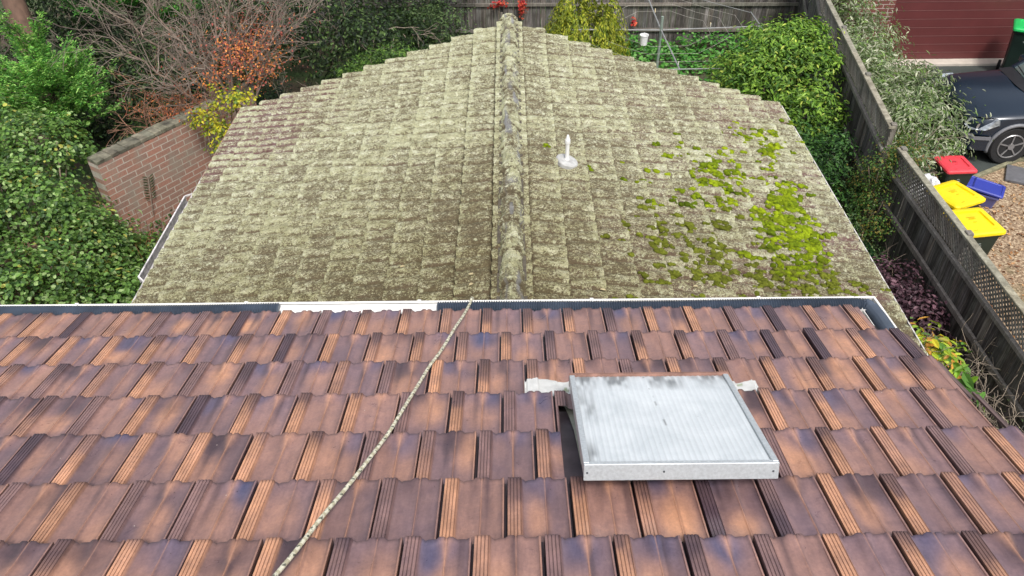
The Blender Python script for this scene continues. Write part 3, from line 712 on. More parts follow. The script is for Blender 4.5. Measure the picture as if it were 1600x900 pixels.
# ridge caps
yl = np.arange(Y0, Y1 + .03, .012); al = np.linspace(-1.25, 1.25, 30); YY, AA = np.meshgrid(yl, al, indexing='ij')
kq = (YY - Y0) / .42; kf = kq - np.floor(kq); rad = .092 + .014 * (1 - kf) + .014 * np.exp(-((kf - .04) / .05) ** 2) - .022 * np.exp(-((kf - .985) / .02) ** 2)
rad = rad + (vnoise(YY * 40, AA * 6, seed=51) - .5) * .014 + (vnoise(YY * 14, AA * 2.5, seed=52) - .5) * .016
Xr = rad * np.sin(AA) * 1.0 + .012 * (vnoise(YY * 1.1, YY * 0, seed=53) - .5); Zr = ZR - .045 + rad * np.cos(AA) * 1.3
big = vnoise(YY * 3, AA * 1.4, seed=54); sml = vnoise(YY * 18, AA * 5, seed=55); near = np.clip((7.3 - YY) / 3, 0, 1)
cv = np.clip(.60 + .5 * (big - .5) + .3 * (sml - .5) - near * .12, 0, 1); bare = np.clip((vnoise(YY * 4.2, AA * 2, seed=56) - .62) * 5, 0, 1) * (np.abs(AA - .2) < .8)
cv = cv - bare * .25 - .5 * np.exp(-((kf - .98) / .03) ** 2)
a_, b_ = YY.shape; ia, ja = np.meshgrid(np.arange(a_ - 1), np.arange(b_ - 1), indexing='ij')
F = np.stack([ia * b_ + ja, ia * b_ + ja + 1, (ia + 1) * b_ + ja + 1, (ia + 1) * b_ + ja], -1).reshape(-1, 4)
link('ridge_capping', mesh_np('ridge_capping', np.stack([Xr, YY, Zr], -1).reshape(-1, 3), F, np.stack([cv, near * .6, bare], -1).reshape(-1, 3), False), M_lichen_ridge, low)
ec = MB(); ec.lathe([(.09, 0), (.085, .01)], (0, Y1 + .02, ZR - .04), 24, Matrix.Rotation(R_(-90), 3, 'X')); ec.build('ridge_end_plug', M_mortar, low)
# bedding mortar joints beside the ridge
mb = MB(); r2 = random.Random(8)
for side in (-1, 1):
    y = Y0
    while y < Y1:
        L = r2.uniform(.1, .35); x = side * (.098 + r2.uniform(-.004, .006)); mb.beam((x, y, ZR - .012 + r2.uniform(-.006, .006)), (x, y + L, ZR - .012 + r2.uniform(-.006, .006)), .028, .03, col=(.55, .5, .4)); y += L * r2.uniform(1.0, 1.25)
mb.build('mortar_bedding', simple('dark_mortar', (.16, .15, .14), .95, var=.4, scale=30, bmp=.5), low)
# gable, walls
gw = MB(); gp = [(-WL + .35, 0), (WL - .35, 0), (WL - .35, ZE + .0), (0, ZR - .16), (-WL + .35, ZE + .0)]; gw.prism(gp, 3.06, Y1 - .12); gw.build('wall', M_wall, low)
for side in (-1, 1):
    sf = MB(); sf.beam((side * (WL - .02), Y0, ZE - .13), (side * (WL - .02), Y1 - .02, ZE - .13), .02, .16); sf.build('fascia', M_fascia, low)
# left edge: thin flaking strip, then a short wide gutter
le = MB()
ys = np.linspace(5.6, Y1, 30)
for a, b in zip(ys[:-1], ys[1:]):
    xe = -(WL + .052); le.beam((xe, a, ZE - .035), (xe, b - .002, ZE - .035), .018, .05, col=((1, 1, 1) if a < 8.4 else (.55, .36, .30)))
le.build('eave_edge', M_fascia, low)
re_ = MB(); re_.beam((WL + .056, 4.3, ZE - .03), (WL + .056, Y1, ZE - .03), .012, .045, col=(1.15, 1.15, 1.15)); re_.beam((WL + .040, 4.3, ZE - .045), (WL + .040, Y1, ZE - .045), .018, .02, col=(.3, .3, .3)); re_.build('eave_edge', M_fascia, low)
lg = MB(); gy0, gy1 = 6.45, 8.1; xo = -(WL + .17)
lg.beam((xo, gy0 + .1, ZE - .06), (xo, gy1, ZE - .06), .016, .014, col=(1.2, 1.2, 1.25)); lg.beam((xo, gy0 + .1, ZE - .10), (xo, gy1, ZE - .10), .005, .075)
lg.beam(((xo - WL - .06) / 2, gy0 + .1, ZE - .135), ((xo - WL - .06) / 2, gy1, ZE - .135), .1, .005, col=(.25, .25, .28))
lg.beam((xo, gy1, ZE - .06), (-(WL + .07), gy1 + .06, ZE - .055), .016, .014, col=(1.2, 1.2, 1.25)); lg.beam((xo, gy0 + .1, ZE - .06), (-(WL + .07), gy0, ZE - .055), .016, .03, col=(1.2, 1.2, 1.25))
lg.build('gutter', M_fascia, low)
# vent pipe
side, cv_, yv = low_hit(887, 249, .05); vp = lowpt(side, cv_, yv, .03)
vb = MB(); vb.lathe([(.115, -.03), (.115, .005), (.105, .016), (.07, .02)], vp, 20, Matrix((Vector((1, 0, 0)), Vector((0, 1, 0)), Vector((0, 0, 1)))).transposed() @ Matrix.Rotation(PL, 3, 'Y')); vbo = vb.build('vent_collar', simple('lead_collar', (.42, .42, .41), .7, var=.25, scale=18), low)
vm_ = MB(); vm_.lathe([(.025, -.02), (.025, .03), (.020, .04), (.019, .19), (.020, .195), (.026, .20), (.026, .235), (.021, .245), (.010, .285), (.005, .29)], vp, 18); vm_.build('vent_pipe', M_pvc, low, smooth=False)

# moss: clumps growing on the right slope
rng = np.random.default_rng(11)
def ico(n=1):
    t = (1 + 5 ** .5) / 2
    V = [(-1, t, 0), (1, t, 0), (-1, -t, 0), (1, -t, 0), (0, -1, t), (0, 1, t), (0, -1, -t), (0, 1, -t), (t, 0, -1), (t, 0, 1), (-t, 0, -1), (-t, 0, 1)]
    F = [(0, 11, 5), (0, 5, 1), (0, 1, 7), (0, 7, 10), (0, 10, 11), (1, 5, 9), (5, 11, 4), (11, 10, 2), (10, 7, 6), (7, 1, 8), (3, 9, 4), (3, 4, 2), (3, 2, 6), (3, 6, 8), (3, 8, 9), (4, 9, 5), (2, 4, 11), (6, 2, 10), (8, 6, 7), (9, 8, 1)]
    V = [np.array(v) / np.linalg.norm(v) for v in V]
    for _ in range(n):
        cache = {}; F2 = []
        def mid(a, b):
            k = (min(a, b), max(a, b))
            if k not in cache: m = V[a] + V[b]; V.append(m / np.linalg.norm(m)); cache[k] = len(V) - 1
            return cache[k]
        for a, b, c in F: ab, bc, ca = mid(a, b), mid(b, c), mid(c, a); F2 += [(a, ab, ca), (b, bc, ab), (c, ca, bc), (ab, bc, ca)]
        F = F2
    return np.array(V), np.array(F)
IV, IF = ico(1)
regs = [  # px, py, spread x, spread y, count, size, brightness
    (1165, 210, 45, 12, 16, .05, 1.0), (1215, 240, 30, 12, 12, .05, 1.0), (1118, 262, 16, 12, 22, .055, 1.05), (1065, 232, 26, 6, 8, .04, 1.0), (1140, 290, 40, 18, 24, .045, .95),
    (1190, 205, 24, 9, 10, .05, 1.05), (1010, 275, 25, 8, 8, .04, .9), (1165, 270, 40, 22, 22, .045, .95), (1225, 305, 14, 16, 34, .06, 1.05), (1090, 310, 35, 8, 14, .05, .8),
    (1215, 345, 22, 14, 30, .06, 1.05), (1243, 372, 24, 14, 42, .06, 1.05), (1230, 395, 25, 14, 30, .055, .8), (1275, 410, 18, 12, 28, .055, .85), (1130, 340, 50, 18, 26, .045, .6),
    (1050, 390, 60, 30, 38, .045, .48), (1140, 400, 60, 28, 44, .05, .5), (1190, 430, 60, 18, 44, .045, .5), (1270, 440, 40, 12, 34, .045, .55), (1290, 455, 50, 6, 24, .04, .6), (1010, 350, 40, 20, 12, .035, .45), (940, 250, 60, 30, 5, .03, .8), (1080, 440, 60, 14, 20, .04, .4), (865, 10, 1, 1, 0, .01, 1)]
MV, MF, MC, base = [], [], [], 0
for (cx, cy, sx_, sy_, cnt, sz, brt) in regs:
    for _ in range(int(cnt * (1.1 if brt > .9 else .8))):
        px, py = cx + rng.normal(0, sx_), cy + rng.normal(0, sy_)
        side, c, y = low_hit(px, py, .03)
        if side < 0 or c > LS or c < .25 or y > Y1 - .05: continue
        # gather at the course edges and joints
        kk = round((c + .5 * GL) / GL) * GL - .5 * GL; c = c * .85 + (kk + rng.normal(0, .05)) * .15; c = min(c, LS)
        r = sz * rng.uniform(.55, 1.35); hgt = float(low_height(1, np.array([c]), np.array([y]))[0])
        qq = rng.random(); col0 = (lin(150, 168, 34) * (1 - qq) + lin(96, 116, 26) * qq) * .85 * brt
        if brt < .7: col0 = (lin(108, 112, 46) * .7 + col0 * .3)
        nb_ = max(2, int((r / .05) ** 1.3 * 7))
        for _k in range(nb_):
            dc, dy = rng.normal(0, r * .62), rng.normal(0, r * .34); rs = rng.uniform(.010, .024) * (1 + (r > .05) * .25)
            cc2, yy2 = min(c + dc, LS), min(y + dy, Y1 - .02); h2 = float(low_height(1, np.array([cc2]), np.array([yy2]))[0])
            V = IV.copy(); nn = vnoise(V[:, 0] * 2.4 + px, V[:, 1] * 2.4 + py + _k, V[:, 2] * 2.4, seed=2)
            V = V * (.6 + .8 * nn)[:, None] * rs
            P = lowpt(1, cc2 + V[:, 0] * 1.35, yy2 + V[:, 1] * 1.1, h2 + V[:, 2] * .8 + rs * .15)
            MV.append(P); MF.append(IF + base); MC.append(np.tile(col0 * rng.uniform(.72, 1.3), (len(V), 1)) * (.75 + .5 * nn)[:, None]); base += len(V)
mo = link('moss', mesh_np('moss', np.vstack(MV), np.vstack(MF), np.vstack(MC), True), M_moss, low); mo['kind'] = 'stuff'

# ------------------------------------------------------------------ fences
rnd = random.Random(21)
def shade(lo, hi, tint=0.04):
    g = rnd.uniform(lo, hi); return (g * (1 + rnd.uniform(-tint, tint)), g, g * (1 + rnd.uniform(-tint, tint)))
def fence(name, A, B, zt, label, lattice=True, posts=(), rails=(.3, .75, 1.3), side=1, paling_top=None, cap=True, z_end=None, group=None, near_gap=0):
    """side=+1: rails and posts on the left of A->B"""
    A = Vector((A[0], A[1], 0)); B = Vector((B[0], B[1], 0)); d = (B - A); L = d.length; d.normalize(); nrm = Vector((-d.y, d.x, 0)) * side
    root = empty(name, A, label, 'fence', group)
    ang = math.atan2(d.y, d.x); root.rotation_euler = (0, 0, ang); sy = side     # local: x along, y = side normal
    lat = .33 if lattice else 0
    pt = zt - lat - (.03 if lattice else 0) if paling_top is None else paling_top
    pal = MB(); x = 0
    while x < L:
        w_ = rnd.uniform(.088, .104); g = rnd.uniform(.004, .012); tl = rnd.uniform(-.012, .012)
        M = Matrix.Rotation(tl, 3, 'Y') @ Matrix.Rotation(rnd.uniform(-.05, .05), 3, 'Z')
        h = pt + (0 if lattice else rnd.uniform(-.02, .02))
        pal.box((x + w_ / 2, rnd.uniform(-.004, .004) + .022 * sy, h / 2), (w_, .014, h), M, shade(.5, 1.45, .06) if lattice else shade(.7, 1.6, .06)); x += w_ + g
    pal.build('palings', M_paling, root, False)
    for rz in rails:
        r_ = MB(); xs = 0
        while xs < L - .01:
            xe = min(xs + 2.4, L); r_.beam((xs + .004, sy * .056, rz + rnd.uniform(-.01, .01)), (xe - .004, sy * .056, rz + rnd.uniform(-.01, .01)), .04, .072, shade(.75, 1.05), bev=.004); xs = xe
        r_.build('rail', M_rail, root, False)
    if lattice:
        r_ = MB(); r_.beam((0, sy * .034, zt - lat - .01), (L, sy * .034, zt - lat - .01), .05, .055, (1.05, 1.05, 1.08), bev=.004); r_.build('lattice_rail', M_rail, root, False)
        la = MB(); h0, h1 = zt - lat + .017, zt - .03; H = h1 - h0; sp = .068
        for dr, yy in ((1, .004), (-1, -.006)):
            x = -H
            while x < L:
                xa, xb = x, x + H; za, zb = (h0, h1) if dr > 0 else (h1, h0)
                if xa < 0: f = -xa / H; za = za + (zb - za) * f; xa = 0
                if xb > L: f = (L - x) / H; zb = (h0 if dr > 0 else h1) + ((h1 - h0) if dr > 0 else (h0 - h1)) * f; xb = L
                if xb - xa > .01: la.beam((xa, yy, za), (xb, yy, zb), .006, .030, shade(.7, 1.25), up=(0, 1, 0)) if False else la.box(((xa + xb) / 2, yy, (za + zb) / 2), (math.hypot(xb - xa, zb - za), .006, .026), Matrix.Rotation(-math.atan2(zb - za, xb - xa), 3, 'Y'), shade(.8, 1.4))
                x += sp
        la.build('lattice', M_rail, root, False)
    if cap:
        r_ = MB(); xs = 0
        while xs < L - .01:
            xe = min(xs + 2.4, L); r_.beam((xs + .002, 0, zt - .008), (xe - .002, 0, zt - .008), .085, .038, shade(.95, 1.1), bev=.005); xs = xe
        r_.build('capping', M_cap, root, False)
    for px in posts:
        p_ = MB(); hh = zt + .035 if lattice else zt * .92; p_.box((px, sy * -.028, hh / 2), (.085, .072, hh), None, shade(.8, 1.1), bev=.006); p_.build('post', M_rail, root, False)
    return root
fence('timber_fence', (5.05, 1.5), (5.05, 9.15), 2.05, 'weathered timber side fence with lattice top, near stretch beside the bins', posts=(1.9, 3.8, 5.72, 7.6), side=1, rails=(.35, 1.28))
fence('timber_fence', (4.97, 9.35), (5.60, 14.1), 2.24, 'weathered timber side fence with lattice top, far stretch behind the bright leafy tree', posts=(.05, 1.6, 3.4), side=1, rails=(.35, 1.3))
fence('timber_fence', (5.61, 14.15), (6.42, 17.6), 2.24, 'end of the timber side fence reaching the back corner by the clothesline', posts=(1.6, 3.4), side=1, rails=(.35, 1.3))
fence('timber_fence', (6.44, 17.66), (-6.2, 17.85), 1.75, 'brown paling fence across the back of the yard behind the clothesline', lattice=False, posts=(2.3, 4.7, 7.1, 9.5), side=1, rails=(.30, .88, 1.45), cap=False)

# ------------------------------------------------------------------ old brick wall on the left
bw_a = math.atan2(.83, .56)
bwall = empty('brick_wall', (-5.46, 9.24, 0), 'old red brick wall with pale mortar left of the mossy roof', 'wall', rz=bw_a)
b = MB(); L = 2.7
b.box((L / 2, .11, .925), (L, .22, 1.85)); b.build('masonry', M_oldbrick, bwall, False)
cp = MB(); x = 0; r2 = random.Random(4)
while x < L: cp.box((x + .055, .11, 1.882 + r2.uniform(-.006, .006)), (.112, .222 + r2.uniform(0, .006), .05 + r2.uniform(0, .01)), Matrix.Rotation(r2.uniform(-.04, .04), 3, 'Z'), shade(.7, 1.2), bev=.006); x += .115
cp.build('coping', simple('mossy_coping_brick', (.15, .14, .10), .9, var=.65, scale=7, bmp=.3), bwall, False)
b = MB(); b.box((-1.6, .11, .62), (3.1, .22, 1.24)); b.build('low_masonry', M_oldbrick, bwall, False)

# ------------------------------------------------------------------ garage
GYF = 16.4
gar = empty('garage', (10, GYF, 0), 'brown brick garage with a wide dark red panel door', 'garage')
dx0 = at(1391, 33, y=GYF)[0]; dx1 = dx0 + 4.9
def bbox(mb, x0, x1, y0, y1, z0, z1, **k): mb.box(((x0 + x1) / 2, (y0 + y1) / 2, (z0 + z1) / 2), (x1 - x0, y1 - y0, z1 - z0), None, **k)
b = MB(); bbox(b, 6.95, dx0, GYF, GYF + 5, 0, 2.9); bbox(b, dx1, dx1 + 1, GYF, GYF + 5, 0, 2.9); bbox(b, dx0, dx1, GYF, GYF + 5, 2.25, 2.9); bbox(b, dx0, dx1, GYF + 4.6, GYF + 5, 0, 2.25)
wo_ = b.build('wall', M_garbrick, gar)
b = MB(); z = .03; i = 0
dprof = []
for k in range(12):
    dprof += [(0, z), (0, z + .165), (.012, z + .170), (.012, z + .181)]; z += .182
V = []; 
for (yy, zz) in dprof: V += [(dx0, GYF + .09 + yy, zz), (dx1, GYF + .09 + yy, zz)]
b.add(V, [(2 * i, 2 * i + 1, 2 * i + 3, 2 * i + 2) for i in range(len(dprof) - 1)])
do = b.build('garage_door', simple('dark_red_door_steel', (0.115, 0.030, 0.030), .42, var=.1, scale=2.5, bmp=.03), gar)
b = MB(); z = .03
for k in range(12): bbox(b, dx0 + .002, dx1 - .002, GYF + .084, GYF + .098, z + .172, z + .1775); z += .182
b.build('panel_groove', simple('door_groove', (0.22, 0.10, 0.095), .5, var=.1), do)
b = MB(); bbox(b, dx0 - .05, dx1, GYF - .18, GYF + .085, .0, .06, bev=.005); b.build('threshold', simple('pale_concrete', (0.52, 0.47, 0.41), .8, var=.12, scale=6), gar)
st = MB(); bbox(st, dx0 - .4, 8.9, 15.7, GYF - .185, .010, .028); structure(st.build('paving', simple('brick_paving', (.17, .13, .11), .9, var=.4, scale=20)))
b = MB(); b.add([(6.7, GYF - .4, 2.85), (dx1 + 1.3, GYF - .4, 2.85), (dx1 + 1.3, GYF + 2.6, 3.9), (6.7, GYF + 2.6, 3.9), (6.7, GYF + 5.3, 2.85), (dx1 + 1.3, GYF + 5.3, 2.85)], [(0, 1, 2, 3), (3, 2, 5, 4), (0, 3, 4), (1, 5, 2)]); b.build('roof', simple('garage_roof_tile', (.18, .12, .1), .8, var=.2), gar)

# ------------------------------------------------------------------ wheelie bins
def rrect(hx, hy, r, n=4):
    out = []
    for cx, cy, a0 in ((hx - r, hy - r, 0), (-hx + r, hy - r, 90), (-hx + r, -hy + r, 180), (hx - r, -hy + r, 270)):
        for k in range(n + 1):
            a = R_(a0 + 90 * k / n); out.append((cx + r * math.cos(a), cy + r * math.sin(a)))
    return out
def loft(mb, rings, col=(1, 1, 1), cap0=True, cap1=True):
    n = len(rings[0]); V = [p for r in rings for p in r]; F = []
    for i in range(len(rings) - 1):
        for k in range(n): j = (k + 1) % n; F.append((i * n + k, i * n + j, i * n + n + j, i * n + n + k))
    if cap0: F.append(tuple(range(n - 1, -1, -1)))
    if cap1: F.append(tuple(range((len(rings) - 1) * n, len(rings) * n)))
    return mb.add(V, F, col)
M_binbody = simple('dark_green_bin_plastic', (0.010, 0.022, 0.017), .42, var=.25, scale=4, bmp=.04)
M_rubber = simple('rubber', (0.012, 0.012, 0.013), .75, var=.2, bmp=.1)
M_mark = simple('pale_stamped_mark', (0.38, 0.42, 0.40), .6, var=.2)
def bin_(loc, rz, lidcol, label, sc=1.0, open_=0.0, name='wheelie_bin'):
    root = empty(name, loc, label, 'wheelie bin', 'wheelie bins at the neighbouring house', rz); root.scale = (sc, sc * .85, sc)
    b = MB(); rings = []
    for z, hx, hy, yo in ((.05, .205, .22, .01), (.10, .215, .235, .008), (.55, .24, .275, .0), (.93, .262, .315, -.005), (.94, .285, .335, -.005), (.985, .288, .338, -.005)):
        rings.append([(x, y + yo, z) for x, y in rrect(hx, hy, .05)])
    loft(b, rings); b.build('body', M_binbody, root, False)
    lm = simple('bin_lid_plastic_' + label.split()[0], lidcol, .45, var=.10, scale=5, bmp=.12, usecol=True)
    l = MB(); rings = []
    for z, q in ((.978, .010), (.990, .016), (1.022, .012), (1.040, -.012), (1.048, -.045)):
        rings.append([(x, y - .005 , z) for x, y in rrect(.288 + q, .345 + q, .06)])
    loft(l, rings, cap1=False)
    top = [(x, y - .005, 1.048) for x, y in rrect(.243, .300, .06)]
    rings = [top, [(x, y - .005, 1.054) for x, y in rrect(.215, .27, .05)]]
    rings.append([(x, y + .01, 1.056) for x, y in rrect(.19, .225, .04)]); rings.append([(x, y + .012, 1.034) for x, y in rrect(.182, .217, .038)]); rings.append([(x * 1.0, y + .014, 1.040) for x, y in rrect(.15, .18, .035)]); rings.append([(x, y + .014, 1.044) for x, y in rrect(.05, .06, .02)])
    loft(l, rings, cap0=False)
    lo = l.build('lid', lm, root, False, smooth=False)
    g = MB(); zt = 1.0475
    for (xx, yy, ww, ll) in ((-.02, .07, .12, .007), (-.015, .045, .08, .007), (-.02, .02, .10, .007), (-.02, -.06, .05, .006), (-.13, -.285, .05, .006), (.15, -.28, .06, .006), (.0, .31, .07, .006)):
        g.box((xx, yy, zt if abs(yy) < .2 else 1.055), (ww, ll, .006))
    g.build('embossed_mark', simple('mark_' + label.split()[0], tuple(np.array(lidcol) * .55), .5), lo, False)
    h = MB(); h.tube([(-.22, .40, .95), (.22, .40, .95)], .014, 10); h.box((-.23, .37, .95), (.03, .08, .06)); h.box((.23, .37, .95), (.03, .08, .06)); h.build('handle', M_binbody, root, False)
    k = MB()
    for zz, ww in ((.83, .05), (.79, .09), (.775, .07)): k.box((-.01, -.318 + (.93 - zz) * .105 , zz), (ww, .004, .009))
    k.build('body_mark', M_mark, root, False)
    for s in (-1, 1):
        wv = MB(); wv.lathe([(.02, -.025), (.095, -.025), (.1, -.018), (.1, .018), (.095, .025), (.02, .025)], (s * .27, .24, .1), 20, Matrix.Rotation(R_(90), 3, 'Y')); wv.build('wheel', M_rubber, root, False)
    return root
YEL = (0.83, 0.60, 0.004); GRN = (0.015, 0.46, 0.11); RED = (0.62, 0.045, 0.06)
p = at(1523, 342, z=1.06); bin_((p[0], p[1], 0), R_(8), YEL, 'yellow lidded wheelie bin nearest the camera against the lattice fence')
p = at(1494, 300, z=1.02); bin_((p[0], p[1], 0.0), R_(24), tuple(np.array(YEL) * .97), 'yellow lidded wheelie bin standing between the red bin and the other yellow one', sc=.97)
p = at(1494, 254, z=.84); bin_((p[0], p[1], 0.0), R_(3), RED, 'red lidded wheelie bin beside the car wheel', sc=.80)
bin_((at(1630, 55, z=1.08)[0] + .05, 15.75, 0.0), R_(-28), GRN, 'green lidded wheelie bin by the garage door', sc=1.03)
# blue crate
p = at(1533, 291, z=.26); cr = empty('storage_crate', (p[0], p[1], 0), 'low blue plastic crate with a tilted lid on the bark mulch behind the yellow bins', 'crate', rz=R_(-33))
M_blue = simple('blue_crate_plastic', (0.030, 0.045, 0.32), .42, var=.08, scale=3, bmp=.03); M_lav = simple('faded_blue_plastic', (0.10, 0.10, 0.24), .5, var=.1)
b = MB(); loft(b, [[(x, y, z) for x, y in rrect(hx, hy, .03)] for z, hx, hy in ((.008, .26, .17), (.20, .29, .20), (.20, .305, .215), (.225, .305, .215))]); b.build('body', M_lav, cr, False)
b = MB(); Rt = Matrix.Rotation(R_(-5), 3, 'X') @ Matrix.Rotation(R_(4), 3, 'Y')
def tr(r): return [tuple(Rt @ Vector(q)) for q in r]
loft(b, [tr([(x, y, z) for x, y in rrect(hx, hy, .035)]) for z, hx, hy in ((.245, .325, .235), (.27, .33, .24), (.285, .315, .225), (.286, .29, .2), (.276, .28, .19))]); lo = b.build('lid', M_blue, cr, False)
b = MB(); b.box(Rt @ Vector((-.13, 0, .284)), (.02, .4, .012), Rt); b.build('lid_rib', simple('blue_rib', (.012, .018, .16), .5), lo, False)
# white rubbish bag
def blob(name, c, r, m, seed=0, parent=None, sub=3):
    V, F = ico(sub); nn = vnoise(V[:, 0] * 2.2 + seed, V[:, 1] * 2.2, V[:, 2] * 2.2, seed=seed) + .5 * vnoise(V[:, 0] * 6 + seed, V[:, 1] * 6, V[:, 2] * 6, seed=seed + 1)
    P = V * (.65 + .45 * nn)[:, None] * np.array(r) + np.array(c)
    P[:, 2] = np.maximum(P[:, 2], .004)
    return link(name, mesh_np(name, P, F, np.ones((len(P), 3)), False), m, parent)
p = at(1453, 297, z=.62); o = blob('rubbish_bag', (p[0] - .02, p[1] + .05, .38), (.24, .24, .44), simple('white_plastic_film', (.66, .66, .68), .35, var=.12, scale=14, bmp=.6), 3); set_base(o)
tag(o, 'crumpled white plastic bag between the fence and the nearer bins', 'bag')
# green tub glimpsed between eave and fence
p = at(1360, 388, z=.55); o = MB(); o.lathe([(.12, 0), (.14, .5), (.155, .51), (.155, .55), (.10, .575), (.0001, .58)], (p[0], p[1], 0), 20); o = o.build('garden_tub', simple('green_tub_plastic', (.015, .20, .06), .5), None); set_base(o)
tag(o, 'green lidded plastic tub glimpsed between the mossy roof edge and the fence', 'tub')

# ------------------------------------------------------------------ parked car
M_paint = simple('navy_car_paint', (0.012, 0.022, 0.038), .20, .15, var=.05, scale=1.5, bmp=0, spec=.8)
M_trim = simple('grey_arch_plastic', (0.16, 0.165, 0.18), .5, var=.1); M_blk = simple('black_trim', (.012, .012, .014), .5, var=.2)
M_chrome = simple('alloy_silver', (.40, .39, .39), .35, .7, var=.15); M_lens = simple('headlamp_reflector', (.50, .54, .58), .10, .6, var=.75, scale=9, bmp=.4)
M_glass, n, b_ = new_mat('car_glass'); b_.inputs['Base Color'].default_value = (.16, .22, .21, 1); b_.inputs['Roughness'].default_value = .05; b_.inputs['Transmission Weight'].default_value = .35; b_.inputs['Specular IOR Level'].default_value = .9
car = empty('parked_car', (7.80, 13.05, 0), 'dark navy four wheel drive parked nose first beside the leafy grey shrub', 'car')
# local: x along car from nose (0) to tail (4.5), y across
st = [  # x, half width, bottom z, shoulder z, top z (bonnet centre), top half width
    (0.00, .66, .42, .62, .66, .55), (.03, .76, .34, .70, .76, .62), (.12, .86, .27, .80, .88, .68), (.32, .91, .24, .87, .965, .70), (.7, .925, .24, .905, 1.015, .71),
    (1.1, .93, .24, .935, 1.045, .72), (1.32, .93, .24, .95, 1.06, .72), (1.45, .93, .24, .96, 1.065, .74), (2.2, .935, .24, .98, 1.07, .76), (3.2, .935, .24, 1.0, 1.08, .76), (4.1, .925, .26, 1.02, 1.09, .74), (4.42, .90, .30, 1.0, 1.07, .72), (4.5, .85, .38, .95, 1.02, .66)]
b = MB(); rings = []
for x, hw, zb, zs, zt, tw in st:
    half = [(0, zb), (hw * .8, zb), (hw * .965, zb + .05), (hw, zb + .22), (hw * .995, (zb + zs) / 2 + .08), (hw * .985, zs - .03), (hw * .955, zs + .005), (hw * .90, zs + .025), (tw * 1.0, (zs * .35 + zt * .65)), (tw * .55, zt - .006), (0, zt)]
    ring = [(x, y, z) for y, z in half] + [(x, -y, z) for y, z in half[-2:0:-1]]
    rings.append(ring)
loft(b, rings); bodyo = b.build('body', M_paint, car, False, smooth=True)
# wheel arches cut out of the body
wx = (.80, 3.55)
for x in wx:
    cut = MB(); cut.lathe([(.39, -1.2), (.39, 1.2)], (x, 0, .35), 40, Matrix.Rotation(R_(90), 3, 'X')); cu = cut.build('cutter', None, None); cu.location = car.location
    md = bodyo.modifiers.new('c', 'BOOLEAN'); md.object = cu; md.operation = 'DIFFERENCE'; md.solver = 'EXACT'
    bpy.context.view_layer.update(); dg = bpy.context.evaluated_depsgraph_get()
    me = bpy.data.meshes.new_from_object(bodyo.evaluated_get(dg)); bodyo.modifiers.clear(); bodyo.data = me; bpy.data.objects.remove(cu)
try: bodyo.data.set_sharp_from_angle(angle=R_(35))
except Exception: pass
b = MB(); bbox(b, .25, 4.3, -.5, .5, .3, .8); b.build('chassis', M_blk, car, False)
for x in wx:
    for s in (-1, 1):
        m = MB(); pts = [(x + .415 * math.cos(a), s * .925, .35 + .415 * math.sin(a)) for a in np.linspace(R_(-12), R_(192), 26)]
        m.tube(pts, .032, 8, cap=True); m.build('wheel_arch', M_trim, car, False, smooth=True)
        m = MB(); m.lathe([(.222, -.11), (.325, -.118), (.352, -.09), (.352, .09), (.325, .118), (.222, .11)], (x, s * .80, .355), 40, Matrix.Rotation(R_(90), 3, 'X')); wh = m.build('wheel', M_rubber, car, False, smooth=False)
        r = MB(); r.lathe([(.235, -.10), (.25, -.116), (.24, -.119), (.225, -.10), (.21, .02), (.0001, .03)] if s < 0 else [(.235, .10), (.25, .116), (.24, .119), (.225, .10), (.21, -.02), (.0001, -.03)], (x, s * .80, .355), 40, Matrix.Rotation(R_(90), 3, 'X') @ Matrix.Scale(-1, 3, Vector((0, 0, 1))), col=(.18, .18, .18)) if False else None
        rimM = M_chrome
        rim = MB(); ysd = s * (.80 + .112)
        rim.tube([(x + .212 * math.cos(a), ysd, .355 + .212 * math.sin(a)) for a in np.linspace(0, 2 * math.pi, 41)], .013, 6, cap=False)
        for k in range(5):
            a = 2 * math.pi * k / 5 + .35
            rim.beam((x + .03 * math.cos(a), ysd - s * .02, .355 + .03 * math.sin(a)), (x + .212 * math.cos(a), ysd - s * .008, .355 + .212 * math.sin(a)), .022, .048, up=(0, 1, 0)) 
        rim.lathe([(.055, -.02), (.055, .012), (.03, .022)], (x, ysd, .355), 16, Matrix.Rotation(R_(-90 * -s), 3, 'X')); rim.build('rim', rimM, wh, False)
        br_ = MB(); br_.lathe([(.221, -.006), (.221, .006)], (x, ysd - s * .045, .355), 30, Matrix.Rotation(R_(90), 3, 'X')); br_.build('brake_disc', M_blk, wh, False)
for s in (-1, 1):
    m = MB(); V = [(.085, s * .66, .80), (.02, s * .66, .66), (.06, s * .82, .64), (.26, s * .915, .66), (.46, s * .928, .76), (.44, s * .90, .865), (.22, s * .83, .875)]
    c_ = [(q[0] - .03, q[1] + s * .022, q[2] + .020) for q in V]; nn = len(V)
    F = [tuple(range(nn)), tuple(range(2 * nn - 1, nn - 1, -1))] + [(i, (i + 1) % nn, (i + 1) % nn + nn, i + nn) for i in range(nn)]
    m.add(V + c_, F); hl = m.build('headlight', M_lens, car, False)
    q = MB(); q.lathe([(.05, 0), (.052, .01), (.03, .012)], (.16, s * .846, .72), 14, Matrix.Rotation(R_(90) * -s, 3, 'X')); q.build('lamp_bowl', M_chrome, hl, False)
m = MB(); loft(m, [[(x, y, z) for y, z in ((-hw, z0), (hw, z0), (hw, z1), (-hw, z1))] for x, hw, z0, z1 in ((-.05, .60, .36, .52), (-.02, .78, .33, .55), (.10, .905, .30, .56), (.36, .945, .30, .56))]); m.build('bumper', M_paint, car, False)
